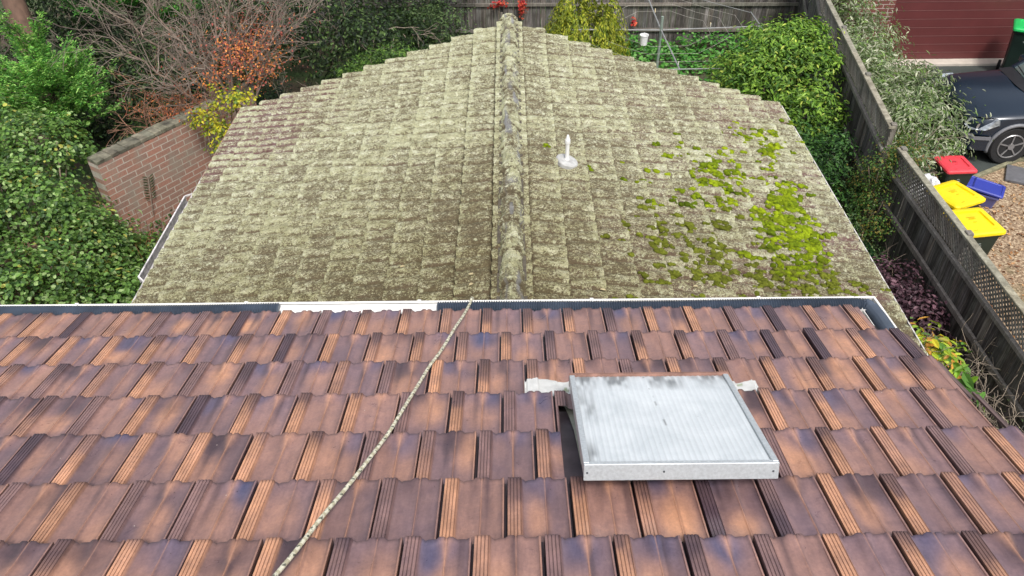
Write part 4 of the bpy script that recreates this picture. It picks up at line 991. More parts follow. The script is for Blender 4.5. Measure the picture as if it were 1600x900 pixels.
m = MB(); loft(m, [[(x, y, z) for y, z in ((-hw, z0), (hw, z0), (hw, z1), (-hw, z1))] for x, hw, z0, z1 in ((-.065, .60, .50, .56), (-.035, .79, .50, .56), (.09, .92, .50, .56), (.37, .955, .50, .56))]); m.build('bumper_strip', M_trim, car, False)
m = MB(); bbox(m, .005, .05, -.5, .5, .60, .72); m.build('grille', M_blk, car, False)
# cabin: screen, side glass, roof
def cab(x, hw, z): return [(x, -hw, z), (x, hw, z)]
m = MB(); V = [(1.42, -.76, 1.05), (1.42, .76, 1.05), (2.05, .62, 1.62), (2.05, -.62, 1.62), (1.30, 0, 1.065), (1.97, 0, 1.65)]
m.add(V, [(0, 4, 5, 3), (4, 1, 2, 5)]); m.build('windscreen', M_glass, car, False, smooth=True)
m = MB(); m.beam((1.40, -.79, 1.04), (2.03, -.645, 1.63), .06, .04); m.beam((1.40, .79, 1.04), (2.03, .645, 1.63), .06, .04); m.beam((3.0, -.79, 1.07), (3.0, -.645, 1.63), .06, .04); m.beam((3.0, .79, 1.07), (3.0, .645, 1.63), .06, .04); m.build('window_frame', M_paint, car, False)
m = MB(); V = []
for s in (-1, 1):
    for q in ((1.45, .80, 1.04), (4.30, .80, 1.06), (4.15, .65, 1.63), (2.05, .635, 1.63)): V.append((q[0], s * q[1], q[2]))
m.add(V, [(0, 1, 2, 3), (7, 6, 5, 4), (1, 5, 6, 2)]); m.build('side_window', M_glass, car, False)
m = MB(); rings = []
for x, hw, z in ((1.98, .63, 1.62), (2.1, .65, 1.66), (3.0, .66, 1.70), (4.0, .65, 1.69), (4.2, .62, 1.65)): rings.append([(x, -hw, z - .03), (x, hw, z - .03), (x, hw * .93, z), (x, 0, z + .02), (x, -hw * .93, z)])
loft(m, rings); m.build('roof', M_paint, car, False)
m = MB(); bbox(m, 1.9, 4.1, -.6, .6, .85, 1.15); bbox(m, 1.5, 1.85, -.7, .7, .85, 1.02); m.build('interior', M_blk, car, False)
m = MB(); m.add([(1.16, -.80, 1.020), (1.40, -.79, 1.050), (1.29, 0, 1.076), (1.06, 0, 1.062), (1.40, .79, 1.050), (1.16, .80, 1.020)], [(0, 1, 2, 3), (3, 2, 4, 5)]); m.build('scuttle', M_blk, car, False)
for y0 in (-.65, .05):
    m = MB(); m.tube([(1.27, y0, 1.07), (1.33, y0 + .12, 1.10), (1.42, y0 + .62, 1.115)], .009, 6); m.build('wiper', M_blk, car, False)
for s in (-1, 1):
    m = MB(); m.box((1.70, s * 1.0, 1.10), (.12, .2, .14), bev=.03); m.build('mirror', M_paint, car, False)

# ------------------------------------------------------------------ clothesline and peg bucket
hub = at(1033, 47, z=1.66); M_tube = simple('galvanised_tube', (.27, .275, .27), .6, .2, var=.15, scale=20); M_line = simple('plastic_line', (.50, .47, .42), .6)
cl = empty('clothesline', (hub[0], hub[1], 0), 'rotary clothesline with grey metal arms and plastic lines in front of the back fence', 'clothesline')
m = MB(); m.tube([(0, 0, 0), (0, 0, 1.66 + .25)], .026, 12); m.build('mast', simple('faded_green_mast', (.22, .27, .23), .6, var=.15), cl, False)
rot = R_(1); RA = 1.80; tips = []
for k in range(4):
    a = rot + k * math.pi / 2; tx, ty = RA * math.cos(a), RA * math.sin(a); tips.append((tx, ty))
    m = MB(); m.tube([(0, 0, 1.66), (tx, ty, 1.70)], .013, 8); px_, py_ = -math.sin(a) * .68, math.cos(a) * .68
    m.tube([(tx - px_, ty - py_, 1.71), (tx + px_, ty + py_, 1.71)], .010, 8)
    m.build('arm', M_tube, cl, False)
for f in (1.0, .82, .64, .46):
    m = MB()
    for k in range(4):
        a = rot + k * math.pi / 2; b_2 = a + math.pi / 2; ex = .68 * f
        A = (RA * f * math.cos(a) - math.sin(a) * ex, RA * f * math.sin(a) + math.cos(a) * ex); B = (RA * f * math.cos(b_2) + math.sin(b_2) * ex, RA * f * math.sin(b_2) - math.cos(b_2) * ex)
        m.tube([(A[0], A[1], 1.70), ((A[0] + B[0]) / 2, (A[1] + B[1]) / 2, 1.685), (B[0], B[1], 1.70)], .0018 if f < 1 else .006, 5)
        if f < 1: A2 = (RA * f * math.cos(a) + math.sin(a) * ex, RA * f * math.sin(a) - math.cos(a) * ex); m.tube([(A[0], A[1], 1.70), (A2[0], A2[1], 1.70)], .0018, 5)
    m.build('line', M_line if f < 1 else M_tube, cl, False)
r2 = random.Random(5)
for k in range(5):
    f = r2.choice((.84, .68, .52)); a = rot + r2.choice((0, 1, 2, 3)) * math.pi / 2; t = r2.uniform(-.45, .45)
    x, y = RA * f * math.cos(a) - math.sin(a) * t * f, RA * f * math.sin(a) + math.cos(a) * t * f
    o = MB(); o.box((x, y, 1.675), (.014, .012, .075), Matrix.Rotation(r2.uniform(-.4, .4), 3, 'X')); o = o.build('clothes_peg', simple('peg', r2.choice(((.7, .68, .6), (.6, .5, .3), (.55, .65, .68))), .6), None)
    set_base(o); o.location = Vector(cl.location) + o.location; tag(o, 'small pale clothes peg clipped on a clothesline wire before the back fence', 'peg', 'pegs on the clothesline')
pb = at(1006, 62, y=14.0); o = MB(); o.lathe([(.062, 0), (.075, .17), (.082, .17), (.082, .182), (.072, .182), (.06, .02)], (pb[0], pb[1], pb[2] - .09), 20); o.tube([(pb[0] - .075, pb[1], pb[2] + .09), (pb[0], pb[1], 1.69), (pb[0] + .075, pb[1], pb[2] + .09)], .004, 6)
o = o.build('peg_bucket', M_pvc, None); set_base(o); tag(o, 'small white peg bucket hanging from the clothesline', 'bucket')

# ------------------------------------------------------------------ plants
LT = np.array([[0, 0, 0], [.3, .42, .07], [.72, .36, .05], [1, 0, -.06], [.72, -.36, .05], [.3, -.42, .07]])
def leaf_mesh(P, Nn, D, size, width, cols):
    """P roots, Nn normals, D directions, size, width arrays -> V, F, C"""
    n = len(P); Nn = Nn / np.linalg.norm(Nn, axis=1, keepdims=True); D = D - (D * Nn).sum(1, keepdims=True) * Nn; D /= np.linalg.norm(D, axis=1, keepdims=True) + 1e-9; W = np.cross(Nn, D)
    V = P[:, None] + (LT[None, :, 0, None] - .3) * D[:, None] * size[:, None, None] + LT[None, :, 1, None] * W[:, None] * (size * width)[:, None, None] + LT[None, :, 2, None] * Nn[:, None] * size[:, None, None]
    b = (np.arange(n) * 6)[:, None]; F = np.concatenate([b + np.array([[0, 3, 2, 1]]), b + np.array([[0, 5, 4, 3]])], 0)
    return V.reshape(-1, 3), F, np.repeat(cols, 6, 0)
def palette(rng, n, cols, wts=None, jit=.22):
    cols = np.array(cols); i = rng.choice(len(cols), n, p=wts); c = cols[i] * rng.uniform(1 - jit, 1 + jit, (n, 1)); return c
def crown(rng, blobs, n, size, width, cols, wts=None, up=.5, rnd_=.7, droop=0., shell=.6, sub=.28, jit=.22, ndir=None, nclump=None):
    """blobs: list of (centre, (rx, ry, rz)); leaves sit in small clumps spread through them"""
    vol = np.array([r[0] * r[1] + r[1] * r[2] for c, r in blobs]); cnt = (n * vol / vol.sum()).astype(int)
    Ps, Ns, Cs_ = [], [], []
    for (c, r), m in zip(blobs, cnt):
        c = np.array(c); r = np.array(r); k = nclump or max(6, m // 38)
        d = rng.normal(size=(k, 3)); d /= np.linalg.norm(d, axis=1, keepdims=True); rad = shell + (1 - shell) * rng.random(k) ** .7; cc = d * rad[:, None]
        own = rng.integers(0, k, m); cl_tint = rng.uniform(.78, 1.22, k)
        off = np.clip(rng.normal(size=(m, 3)), -1.9, 1.9) * sub * rng.uniform(.5, 1.2, (k, 1))[own]
        pos = cc[own] + off * np.array([1, 1, .75]); P = c + pos * r
        nr = d[own] * .55 + rng.normal(size=(m, 3)) * rnd_ * .5 + np.array([0, 0, up]) + off / (sub + 1e-6) * .35
        Ps.append(P); Ns.append(nr); Cs_.append(cl_tint[own])
    P = np.vstack(Ps); Nn = np.vstack(Ns); t = np.concatenate(Cs_); keep = P[:, 2] > .02; P, Nn, t = P[keep], Nn[keep], t[keep]; m = len(P)
    D = rng.normal(size=(m, 3)); D[:, 2] -= droop * 2
    sz = size * rng.uniform(.65, 1.25, m)
    C_ = palette(rng, m, cols, wts, jit) * t[:, None]
    return leaf_mesh(P, Nn, D, sz, np.full(m, width), C_)
def put_leaves(name, parts, parent, m=M_leaf):
    V, F, C_, b = [], [], [], 0
    for v, f, c in parts: V.append(v); F.append(f + b); C_.append(c); b += len(v)
    return link(name, mesh_np(name, np.vstack(V), np.vstack(F), np.clip(np.vstack(C_), 0, 1), False), m, parent)
def grow(rnd, p, d, L, r, depth, out, spread=.55, gravity=0.0, seg=4, kids=(2, 4), shrink=.68, curl=.18, rmin=.0035):
    pts = [Vector(p)]; rad = [r]; d = Vector(d).normalized()
    for i in range(seg):
        d = (d + Vector((rnd.gauss(0, curl), rnd.gauss(0, curl), rnd.gauss(0, curl) + gravity))).normalized(); pts.append(pts[-1] + d * L / seg); rad.append(max(r * (1 - .55 * (i + 1) / seg), rmin))
    out.append((pts, rad, depth))
    if depth <= 0: return
    for k in range(rnd.randint(*kids)):
        i = rnd.randint(1, seg); ax = Vector((rnd.gauss(0, 1), rnd.gauss(0, 1), rnd.gauss(0, .7))).normalized(); nd = (d + ax * spread * 1.3).normalized()
        grow(rnd, pts[i], nd, L * shrink * rnd.uniform(.7, 1.15), rad[i] * .66, depth - 1, out, spread, gravity, max(3, seg - 1), kids, shrink, curl, rmin)
def branch_obj(name, out, parent, m, mind=None, maxd=None, sides=5, colf=None):
    b = MB()
    for pts, rad, dp in out:
        if (mind is not None and dp < mind) or (maxd is not None and dp > maxd): continue
        b.tube(pts, rad, 7 if dp > 2 else (5 if dp > 0 else 3), cap=dp > 2, col=(1, 1, 1) if colf is None else colf(pts))
    return b.build(name, m, parent, smooth=True)
def stems(rng_seed, base, targets, r=.02):
    b = []; rn = random.Random(rng_seed)
    for t in targets:
        P0 = Vector(base) + Vector((rn.uniform(-.06, .06), rn.uniform(-.06, .06), 0)); T = Vector(t); pts = []
        for k in range(6):
            f = k / 5; p = P0.lerp(T, f); p.x += math.sin(f * 3.1) * rn.uniform(-.08, .08); p.y += math.sin(f * 3.1) * rn.uniform(-.08, .08); pts.append(p)
        b.append((pts, [r * (1 - .7 * k / 5) for k in range(6)], 3))
    return b
def shrub(name, base, blobs, n, size, width, cols, label, cat='shrub', wts=None, seed=1, stem_r=.02, group=None, twigs=0, twcol=None, **kw):
    rg = np.random.default_rng(seed); root = empty(name, (base[0], base[1], 0), label, cat, group)
    put_leaves('foliage', [crown(rg, blobs, n, size, width, cols, wts, **kw)], root)
    out = stems(seed, (base[0], base[1], 0), [b[0] for b in blobs] + [tuple(np.array(b[0]) + rg.normal(0, .3, 3) * np.array(b[1])) for b in blobs], stem_r)
    rn = random.Random(seed)
    for k in range(twigs):
        c, r = blobs[rn.randrange(len(blobs))]; d = Vector((rn.gauss(0, 1), rn.gauss(0, 1), abs(rn.gauss(0, .8)))).normalized()
        s = Vector(c) + Vector((d.x * r[0], d.y * r[1], d.z * r[2])) * .45; grow(rn, s, d, max(r) * .9, .009, 2, out, .6, .02, 4, (2, 3))
    branch_obj('stem', out, root, M_twig if twigs else M_bark); return root

G_dark = [lin(36, 52, 30), lin(48, 68, 36), lin(62, 84, 46), lin(26, 38, 24)]
G_mid = [lin(70, 104, 44), lin(86, 124, 52), lin(52, 82, 36), lin(104, 138, 60)]
G_brt = [lin(112, 152, 46), lin(134, 172, 52), lin(88, 128, 40), lin(150, 186, 66)]
# ivy hedge, lower left
rg = np.random.default_rng(3)
hedge_bl = []
for (x, y, z, rx, ry, rz) in ((-5.2, 6.6, .95, .75, .7, .6), (-4.85, 7.5, .8, .6, .7, .55), (-5.9, 7.4, 1.2, .8, .8, .65), (-6.8, 7.6, 1.4, .8, .9, .7), (-5.6, 8.3, 1.1, .7, .6, .55), (-6.3, 8.8, 1.55, .75, .7, .6), (-7.4, 9.0, 1.8, .8, .8, .7), (-6.5, 9.7, 1.85, .65, .6, .5), (-7.4, 10.1, 2.0, .8, .6, .5), (-4.75, 8.5, .45, .45, .5, .35), (-6.2, 6.3, 1.1, .9, .6, .6), (-4.5, 6.9, .6, .4, .5, .4), (-5.75, 8.75, 1.45, .45, .4, .4), (-5.35, 8.6, .9, .4, .4, .4), (-6.9, 8.6, 1.9, .7, .6, .5), (-6.0, 9.6, 1.9, .35, .3, .3), (-5.0, 9.0, .5, .4, .35, .4), (-5.42, 9.0, .75, .25, .25, .45), (-5.15, 9.15, .35, .4, .3, .35)):
    hedge_bl.append(((x, y, z), (rx, ry, rz)))
shrub('ivy_hedge', (-6.0, 8.0), hedge_bl, 36000, .060, .8, [lin(86, 120, 54), lin(104, 138, 64), lin(58, 88, 42), lin(146, 170, 110), lin(166, 166, 80)], 'dense green climber with small glossy round leaves in front of the brick wall', 'hedge', wts=[.32, .28, .24, .12, .04], seed=3, up=.75, shell=.55, sub=.26)
# dark understorey behind the hedge
shrub('cypress_tree', (-7.2, 12.0), [((-7.1, 12.0, 1.75), (.9, .6, .5)), ((-7.3, 12.1, 2.3), (.55, .5, .45)), ((-6.6, 12.0, 1.6), (.6, .5, .4)), ((-8.0, 11.6, 1.3), (.7, .6, .4)), ((-6.9, 11.3, 1.0), (.7, .6, .4)), ((-7.9, 11.0, .9), (.9, .5, .4)), ((-6.1, 11.9, 1.3), (.4, .4, .35))], 1, .05, .3, G_brt, 'bright green feathery conifer left of the bare tree', 'tree', seed=5) if False else None
def conifer(name, base, tips, label, cols, seed, n=16000, size=.05, spray=.34, up=.6, flat=.35):
    """sprays: flat feathery fans reaching from the stem to the tips"""
    rg = np.random.default_rng(seed); root = empty(name, (base[0], base[1], 0), label, 'tree'); out = []; rn = random.Random(seed); Ps, Ds, Ns, Ts = [], [], [], []
    per = n // len(tips)
    for (tx, ty, tz) in tips:
        T = np.array([tx, ty, tz]); B = np.array([base[0], base[1], max(.3, tz - .45 - rg.random() * .4)]); d = T - B; L = np.linalg.norm(d); d /= L
        pts = [Vector(B + d * L * k / 4 + np.array([0, 0, .06 * math.sin(k)])) for k in range(5)]; out.append((pts, [.02 * (1 - .8 * k / 4) for k in range(5)], 2))
        side = np.cross(d, [0, 0, 1]); side /= np.linalg.norm(side) + 1e-9; nm = np.cross(side, d)
        # sub sprays
        ns_ = 12
        for s in range(ns_):
            f = .3 + .7 * s / ns_; sg = -1 if s % 2 else 1; o = B + d * L * f; dd = d * .75 + side * sg * (.65 - .25 * f) + nm * rg.normal(0, .3) + np.array([0, 0, .15]); dd /= np.linalg.norm(dd); l = spray * (1.25 - f * .7) * rg.uniform(.7, 1.2)
            m = per // ns_; t = rg.random(m) ** .8; s2 = np.cross(dd, nm); s2 /= np.linalg.norm(s2) + 1e-9; wv = (rg.random(m) - .5) * 2 * l * .33 * (1.05 - t)
            P = o + dd * (t * l)[:, None] + s2 * wv[:, None] + nm * rg.normal(0, .025, m)[:, None]; D = dd * .8 + s2 * (np.sign(wv) * .7)[:, None] + rg.normal(0, .2, (m, 3))
            Ps.append(P); Ds.append(D); Ns.append(nm + rg.normal(0, .35, (m, 3)) + np.array([0, 0, up * .5])); Ts.append(np.full(m, rg.uniform(.75, 1.25)) * (.75 + .45 * t))
    P = np.vstack(Ps); m = len(P); t = np.concatenate(Ts)
    V = leaf_mesh(P, np.vstack(Ns), np.vstack(Ds), size * rg.uniform(.7, 1.3, m), np.full(m, flat), palette(rg, m, cols) * t[:, None])
    put_leaves('foliage', [V], root); branch_obj('branch', out, root, M_bark)
    return root
def rand_tips(seed, c, r, n, zmin=.4):
    rg = np.random.default_rng(seed); out = []
    for _ in range(n):
        d = rg.normal(size=3); d /= np.linalg.norm(d); d[2] = abs(d[2]) * .9 + rg.uniform(-.3, .3); p = np.array(c) + d * np.array(r) * rg.uniform(.6, 1.05); p[2] = max(p[2], zmin); out.append(tuple(p))
    return out
conifer('conifer_tree', (-7.3, 11.9), rand_tips(1, (-7.25, 11.5, 1.72), (1.4, .8, 1.1), 64), 'bright green feathery conifer beside the thick brown trunk', [lin(104, 160, 76), lin(130, 184, 90), lin(76, 130, 62), lin(160, 200, 108)], 8, n=24000, size=.058, flat=.34, spray=.42)
conifer('conifer_tree', (-7.0, 14.6), rand_tips(2, (-6.9, 14.2, 2.3), (1.6, .8, 1.2), 40), 'darker green conifer at the top edge right of the brown trunk', [lin(80, 140, 62), lin(104, 164, 74), lin(60, 112, 52)], 9, n=14000, size=.07, flat=.32)
# big trunk
bt = empty('tall_tree', (-8.4, 13.4, 0), 'thick brown leaning trunk at the top left corner', 'tree')
a = at(62, 105, y=13.5); b2 = at(18, -5, y=13.9); dirv = Vector(b2 - a); P0 = Vector(a)
tk = MB(); pts = [P0 - dirv * .8 , P0, P0 + dirv * .5, P0 + dirv, P0 + dirv * 1.6, P0 + dirv * 2.6]; pts[0].z = 0
tk.tube(pts, [.30, .22, .195, .18, .16, .12], 14); tk.build('trunk', simple('reddish_bark', (.13, .078, .055), .9, var=.3, scale=7, bmp=.6, co_scale=(2, 2, .4)), bt, smooth=True)
out = []; rn = random.Random(7)
for k in range(13):
    f = rn.uniform(.0, 1.1); p = P0 + dirv * f; d = Vector((rn.gauss(0, 1), rn.gauss(-.4, .6), rn.uniform(-.6, .15))); grow(rn, p, d, rn.uniform(.6, 1.3), .016, 2, out, .5, -.03, 4, (2, 3))
branch_obj('dead_branch', out, bt, simple('grey_dead_twig', (.10, .08, .065), .9, var=.3))
put_leaves('crown', [crown(np.random.default_rng(5), [((pts[-1].x, pts[-1].y, pts[-1].z + .6), (1.5, 1.5, 1.0))], 6000, .07, .4, G_dark)], bt)
# dark mass of shrubs across the back left
specs = [(-10.4, 14.6, 1.3, 1.3), (-9.3, 17.0, 1.9, 1.5), (-9.9, 12.0, 1.0, 1.1), (-6.3, 17.2, 2.0, 1.4), (-5.2, 14.8, 1.4, 1.2), (-3.9, 16.6, 1.7, 1.3), (-2.9, 14.4, 1.15, 1.05), (-2.1, 16.9, 1.55, 1.1), (-1.35, 15.2, .95, .85), (-6.0, 13.2, .8, .9), (-3.6, 12.4, .75, .75), (-8.6, 10.6, .7, .8), (-7.2, 13.6, 1.0, .95), (-8.3, 15.4, 1.4, 1.2), (-5.6, 12.5, .95, .8), (-5.0, 11.5, .85, .5)]
labs = ['dark evergreen shrub at the left edge behind the brown trunk', 'dark tall shrub at the top left behind the green conifers', 'shaded shrub at the left edge below the brown trunk', 'dark evergreen behind the bare pink twigs', 'dark leafy shrub behind the bare tree', 'dark glossy shrub at the top behind the orange leaves', 'dark green bush above the left end of the mossy roof', 'tall dark bush beside the left end of the back fence', 'dark green bush leaning over the paling fence left of the ridge', 'low shaded shrub under the bare tree', 'dark shrub just behind the roof corner near the orange leaves', 'shaded shrub between the ivy and the conifer', 'shadowy shrub under the bare twigs right of the bright conifer', 'dark shrub behind the trunk and the twigs', 'dim green shrub behind the end of the brick wall coping', 'small dark shrub just over the brick wall behind the rusty twigs']
for i, ((x, y, z, r), lb) in enumerate(zip(specs, labs)):
    rg = np.random.default_rng(50 + i); bl = [((x + rg.normal(0, .25), y + rg.normal(0, .2), z + rg.normal(0, .15)), (r * .8, r * .7, z * .8)), ((x + rg.normal(0, .5), y - .2, z + r * .45), (r * .6, r * .6, r * .5)), ((x + rg.normal(0, .5), y - .4, z * .6), (r * .7, r * .5, r * .5))]
    cols = G_dark if i % 3 else G_dark + [lin(84, 108, 56)]
    shrub('evergreen_shrub', (x, y), bl, 5200, .075, .55, cols, lb, seed=60 + i, twigs=(7 if i in (4, 5, 6, 9, 10) else 2), group='dark evergreens along the left boundary', up=.5)
# lighter bits near the roof edge
p = at(600, 88, y=12.4); shrub('leafy_shrub', (p[0], p[1]), [((p[0], p[1], p[2] - .1), (.55, .35, .28)), ((p[0] - .5, p[1], p[2] - .25), (.35, .3, .25))], 2200, .06, .35, [lin(84, 120, 50), lin(110, 140, 62), lin(62, 92, 44)], 'light green low shrub touching the far left edge of the mossy roof', seed=81)
p = at(690, 40, y=15.4); shrub('leafy_shrub', (p[0], p[1]), [((p[0], p[1], p[2]), (.6, .4, .4)), ((p[0] - .6, p[1] + .2, p[2] - .1), (.5, .4, .4))], 2600, .06, .5, [lin(74, 96, 56), lin(92, 112, 66), lin(56, 76, 44)], 'grey green shrub against the left end of the paling fence', seed=82)
# bare tree with the last orange leaves
btree = empty('bare_tree', (-3.98, 10.85, 0), 'bare branching autumn tree with a few orange leaves at the left roof corner', 'tree')
out = []; rn = random.Random(12); base = Vector((-3.98, 10.85, 0))
mainp = [base, Vector((-4.05, 10.95, .7)), Vector((-4.15, 11.05, 1.3)), Vector((-4.22, 11.15, 1.75))]; out.append((mainp, [.06, .052, .045, .04], 4))
for (px, py, yy, Lr) in ((215, -10, 11.4, 1), (270, -30, 11.8, 1), (330, -40, 12.2, 1), (395, -30, 11.8, 1), (455, -20, 12.0, 1), (170, 60, 11.0, .9), (240, 120, 10.9, .7), (300, 40, 11.5, .9), (430, 40, 11.6, .8), (500, 0, 12.3, 1), (360, 0, 11.4, 1), (150, 0, 11.6, 1)):
    T = Vector(at(px, py, y=yy)); s = mainp[2] if Lr < 1 else mainp[3]; s = s + Vector((rn.uniform(-.02, .02), rn.uniform(-.02, .02), rn.uniform(-.25, .0))); L = (T - s).length
    pts = []; r0 = .026 * (.6 + L / 5)
    for k in range(9):
        f = k / 8; p = s.lerp(T, f); bow = math.sin(f * math.pi) * .12; p += Vector((rn.gauss(0, .03), rn.gauss(0, .03), bow + rn.gauss(0, .02))); pts.append(p)
    rad = [r0 * (1 - .75 * k / 8) for k in range(9)]; out.append((pts, rad, 3))
    d0 = (T - s).normalized()
    for k in range(2, 9):
        for q in range(2):
            ax = Vector((rn.gauss(0, 1), rn.gauss(0, 1), rn.gauss(0, .8))); grow(rn, pts[k], d0 + ax * .55, L * .30 * rn.uniform(.6, 1.2), max(rad[k] * .6, .006), 2, out, .55, .01, 4, (2, 4), .66, .2, .0028)
branch_obj('trunk', out, btree, M_bark, mind=3)
branch_obj('twigs', out, btree, simple('pale_pinkish_twig', (.24, .19, .155), .85, var=.3, scale=3, bmp=0), maxd=2)
rg = np.random.default_rng(15); bl = []
for (px, py, yy, r) in ((345, 115, 11.1, .28), (395, 108, 11.0, .25), (415, 70, 11.3, .26), (380, 60, 11.6, .30), (425, 105, 11.0, .18), (370, 85, 11.2, .3), (408, 125, 10.9, .16), (330, 120, 11.0, .2), (440, 40, 11.8, .3), (390, 20, 12.0, .35)):
    p = at(px, py, y=yy); bl.append((tuple(p), (r, r, r * .8)))
put_leaves('autumn_leaves', [crown(rg, bl[:8], 1150, .036, .75, [lin(200, 124, 64), lin(178, 96, 66), lin(212, 146, 84), lin(158, 84, 72)], [.35, .25, .2, .2], sub=.75, shell=.2), crown(rg, bl[8:] + bl[3:6] + [((-4.3, 11.6, 2.6), (.8, .5, .6))], 1500, .034, .75, [lin(160, 84, 76), lin(146, 96, 84), lin(170, 110, 80)], sub=.8, shell=.2)], btree)
# reddish haze of fine twigs above the wall
p = at(270, 190, y=10.9); tw = empty('twiggy_shrub', (p[0], p[1], 0), 'rusty brown twiggy shrub growing over the top of the brick wall', 'shrub'); out = []; rn = random.Random(31)
for k in range(26): grow(rn, (p[0] + rn.uniform(-.5, .5), p[1] + rn.uniform(-.3, .4), 1.5), (rn.gauss(0, .7), rn.gauss(0, .3), 1), rn.uniform(.4, .8), .010, 2, out, .7, 0, 4, (2, 4))
out.append(([Vector((p[0], p[1], 0)), Vector((p[0], p[1], 1.6))], [.03, .02], 3)); branch_obj('twigs', out, tw, simple('rusty_twig', (.26, .14, .09), .9, var=.3))
bl = [((p[0] + .1, p[1], 1.9), (.55, .3, .22))]; put_leaves('dry_leaves', [crown(np.random.default_rng(4), bl, 650, .035, .5, [lin(176, 96, 56), lin(140, 70, 48), lin(190, 120, 70)], sub=.5, shell=.2)], tw)
# yellow green shrub near the wall and roof
p1 = at(322, 190, y=10.35); p2 = at(362, 152, y=10.6); p3 = at(345, 232, y=9.9)
shrub('yellow_shrub', (p1[0], p1[1]), [(tuple(p1), (.24, .2, .2)), (tuple(p2), (.26, .2, .2)), (tuple(p3), (.14, .14, .14)), ((p1[0] + .25, p1[1], p1[2] - .15), (.2, .2, .15))], 1100, .05, .75, [lin(170, 168, 34), lin(146, 158, 44), lin(196, 186, 50), lin(96, 120, 40)], 'small yellow leaved shrub between the brick wall and the roof corner', seed=83, sub=.45, shell=.3)
# fern on the wall
rt = at(234, 312, z=1.15); fd = empty('wall_fern', tuple(rt), 'single dark fern frond hanging on the face of the brick wall', 'fern')
wallpt = lambda t, z: np.array([-5.46 + .56 * t, 9.24 + .83 * t, z]); nrm_w = np.array([.83, -.56, 0])
P, D, Nn = [], [], []; top = at(232, 272, z=1.5)
# place on the wall plane
def wall_hit(px, py):
    d = ray(px, py); n = nrm_w; p0 = np.array([-5.46, 9.24, 0]) + n * .03; t = n.dot(p0 - CAM) / n.dot(d); return CAM + t * d
A = wall_hit(236, 312); B = wall_hit(231, 274); fd.location = A; ax = (B - A); L = np.linalg.norm(ax); ax /= L; sd_ = np.cross(nrm_w, ax); sd_ /= np.linalg.norm(sd_)
for k in range(9):
    for s in (-1, 1): P.append(A + ax * L * (k + .5) / 9 + sd_ * s * .035); D.append(sd_ * s + ax * .45); Nn.append(nrm_w + np.array([0, 0, .4]))
n = len(P); put_leaves('frond', [leaf_mesh(np.array(P), np.array(Nn), np.array(D), np.full(n, .085), np.full(n, .2), np.tile(lin(56, 72, 40), (n, 1)))], fd)
sm_ = MB(); sm_.tube([tuple(A - ax * .25), tuple(A), tuple(B)], .006, 5); sm_.build('stem', M_twig, fd)
# low green plants at the wall foot
p = at(248, 352, z=.45); shrub('leafy_shrub', (p[0], p[1]), [((p[0], p[1], .4), (.45, .45, .3)), ((p[0] + .3, p[1] + .4, .35), (.35, .35, .25)), ((p[0] - .3, p[1] - .5, .35), (.4, .4, .3))], 2600, .055, .7, [lin(52, 84, 36), lin(70, 104, 46), lin(36, 58, 28)], 'low dark green plants at the foot of the brick wall beside the gutter', seed=84)
p = at(228, 395, z=.6); dr = empty('dry_frond', (p[0], p[1], 0), 'rust coloured dry frond hanging beside the left gutter', 'plant'); out = []; rn = random.Random(44)
for k in range(14): grow(rn, (p[0] + rn.uniform(-.06, .06), p[1] + rn.uniform(-.35, .35), .0), (rn.gauss(0, .12), rn.gauss(0, .1), 1), .85, .008, 1, out, .3, 0, 4, (2, 4))
branch_obj('dry_stems', out, dr, simple('rust_frond', (.33, .12, .06), .9, var=.3))

# golden conifer in front of the back fence
gc = at(916, 20, y=14.1); rg = np.random.default_rng(20); root = empty('golden_conifer', (gc[0], gc[1], 0), 'rounded golden green conifer standing behind the roof against the back fence', 'tree')
Ps, Ns, Ds, Ts = [], [], [], []
for k in range(30):
    a = 2 * math.pi * k / 30 + rg.normal(0, .1); rr = .60 + rg.uniform(-.06, .12); lx, ly = gc[0] + rr * math.cos(a), gc[1] + rr * math.sin(a) * .9
    m = 1100; h = rg.random(m); z = .1 + h * (1.95 + rg.uniform(-.25, .35)); rad = .23 * np.sin(np.pi * np.clip(h * .9 + .12, 0, 1)) ** .6; an = rg.random(m) * 2 * math.pi
    P = np.stack([lx + rad * np.cos(an), ly + rad * np.sin(an), z], -1); P[:, 0] -= (lx - gc[0]) * (h ** 3) * .35; P[:, 1] -= (ly - gc[1]) * (h ** 3) * .35
    Ps.append(P); Ns.append(np.stack([np.cos(an) + math.cos(a) * .6, np.sin(an) + math.sin(a) * .6, np.full(m, .5)], -1) + rg.normal(0, .3, (m, 3))); Ds.append(np.stack([np.cos(an) * .4, np.sin(an) * .4, np.full(m, 1.)], -1) + rg.normal(0, .3, (m, 3))); Ts.append(np.full(m, rg.uniform(.8, 1.2)))
P = np.vstack(Ps); m = len(P)
put_leaves('foliage', [leaf_mesh(P, np.vstack(Ns), np.vstack(Ds), .055 * rg.uniform(.7, 1.3, m), np.full(m, .45), palette(rg, m, [lin(146, 154, 46), lin(122, 138, 44), lin(172, 174, 60), lin(88, 106, 36)]) * np.concatenate(Ts)[:, None])], root)
branch_obj('stem', stems(2, (gc[0], gc[1], 0), [(gc[0] + .1, gc[1], 1.6), (gc[0] - .2, gc[1], 1.5)], .05), root, M_bark)
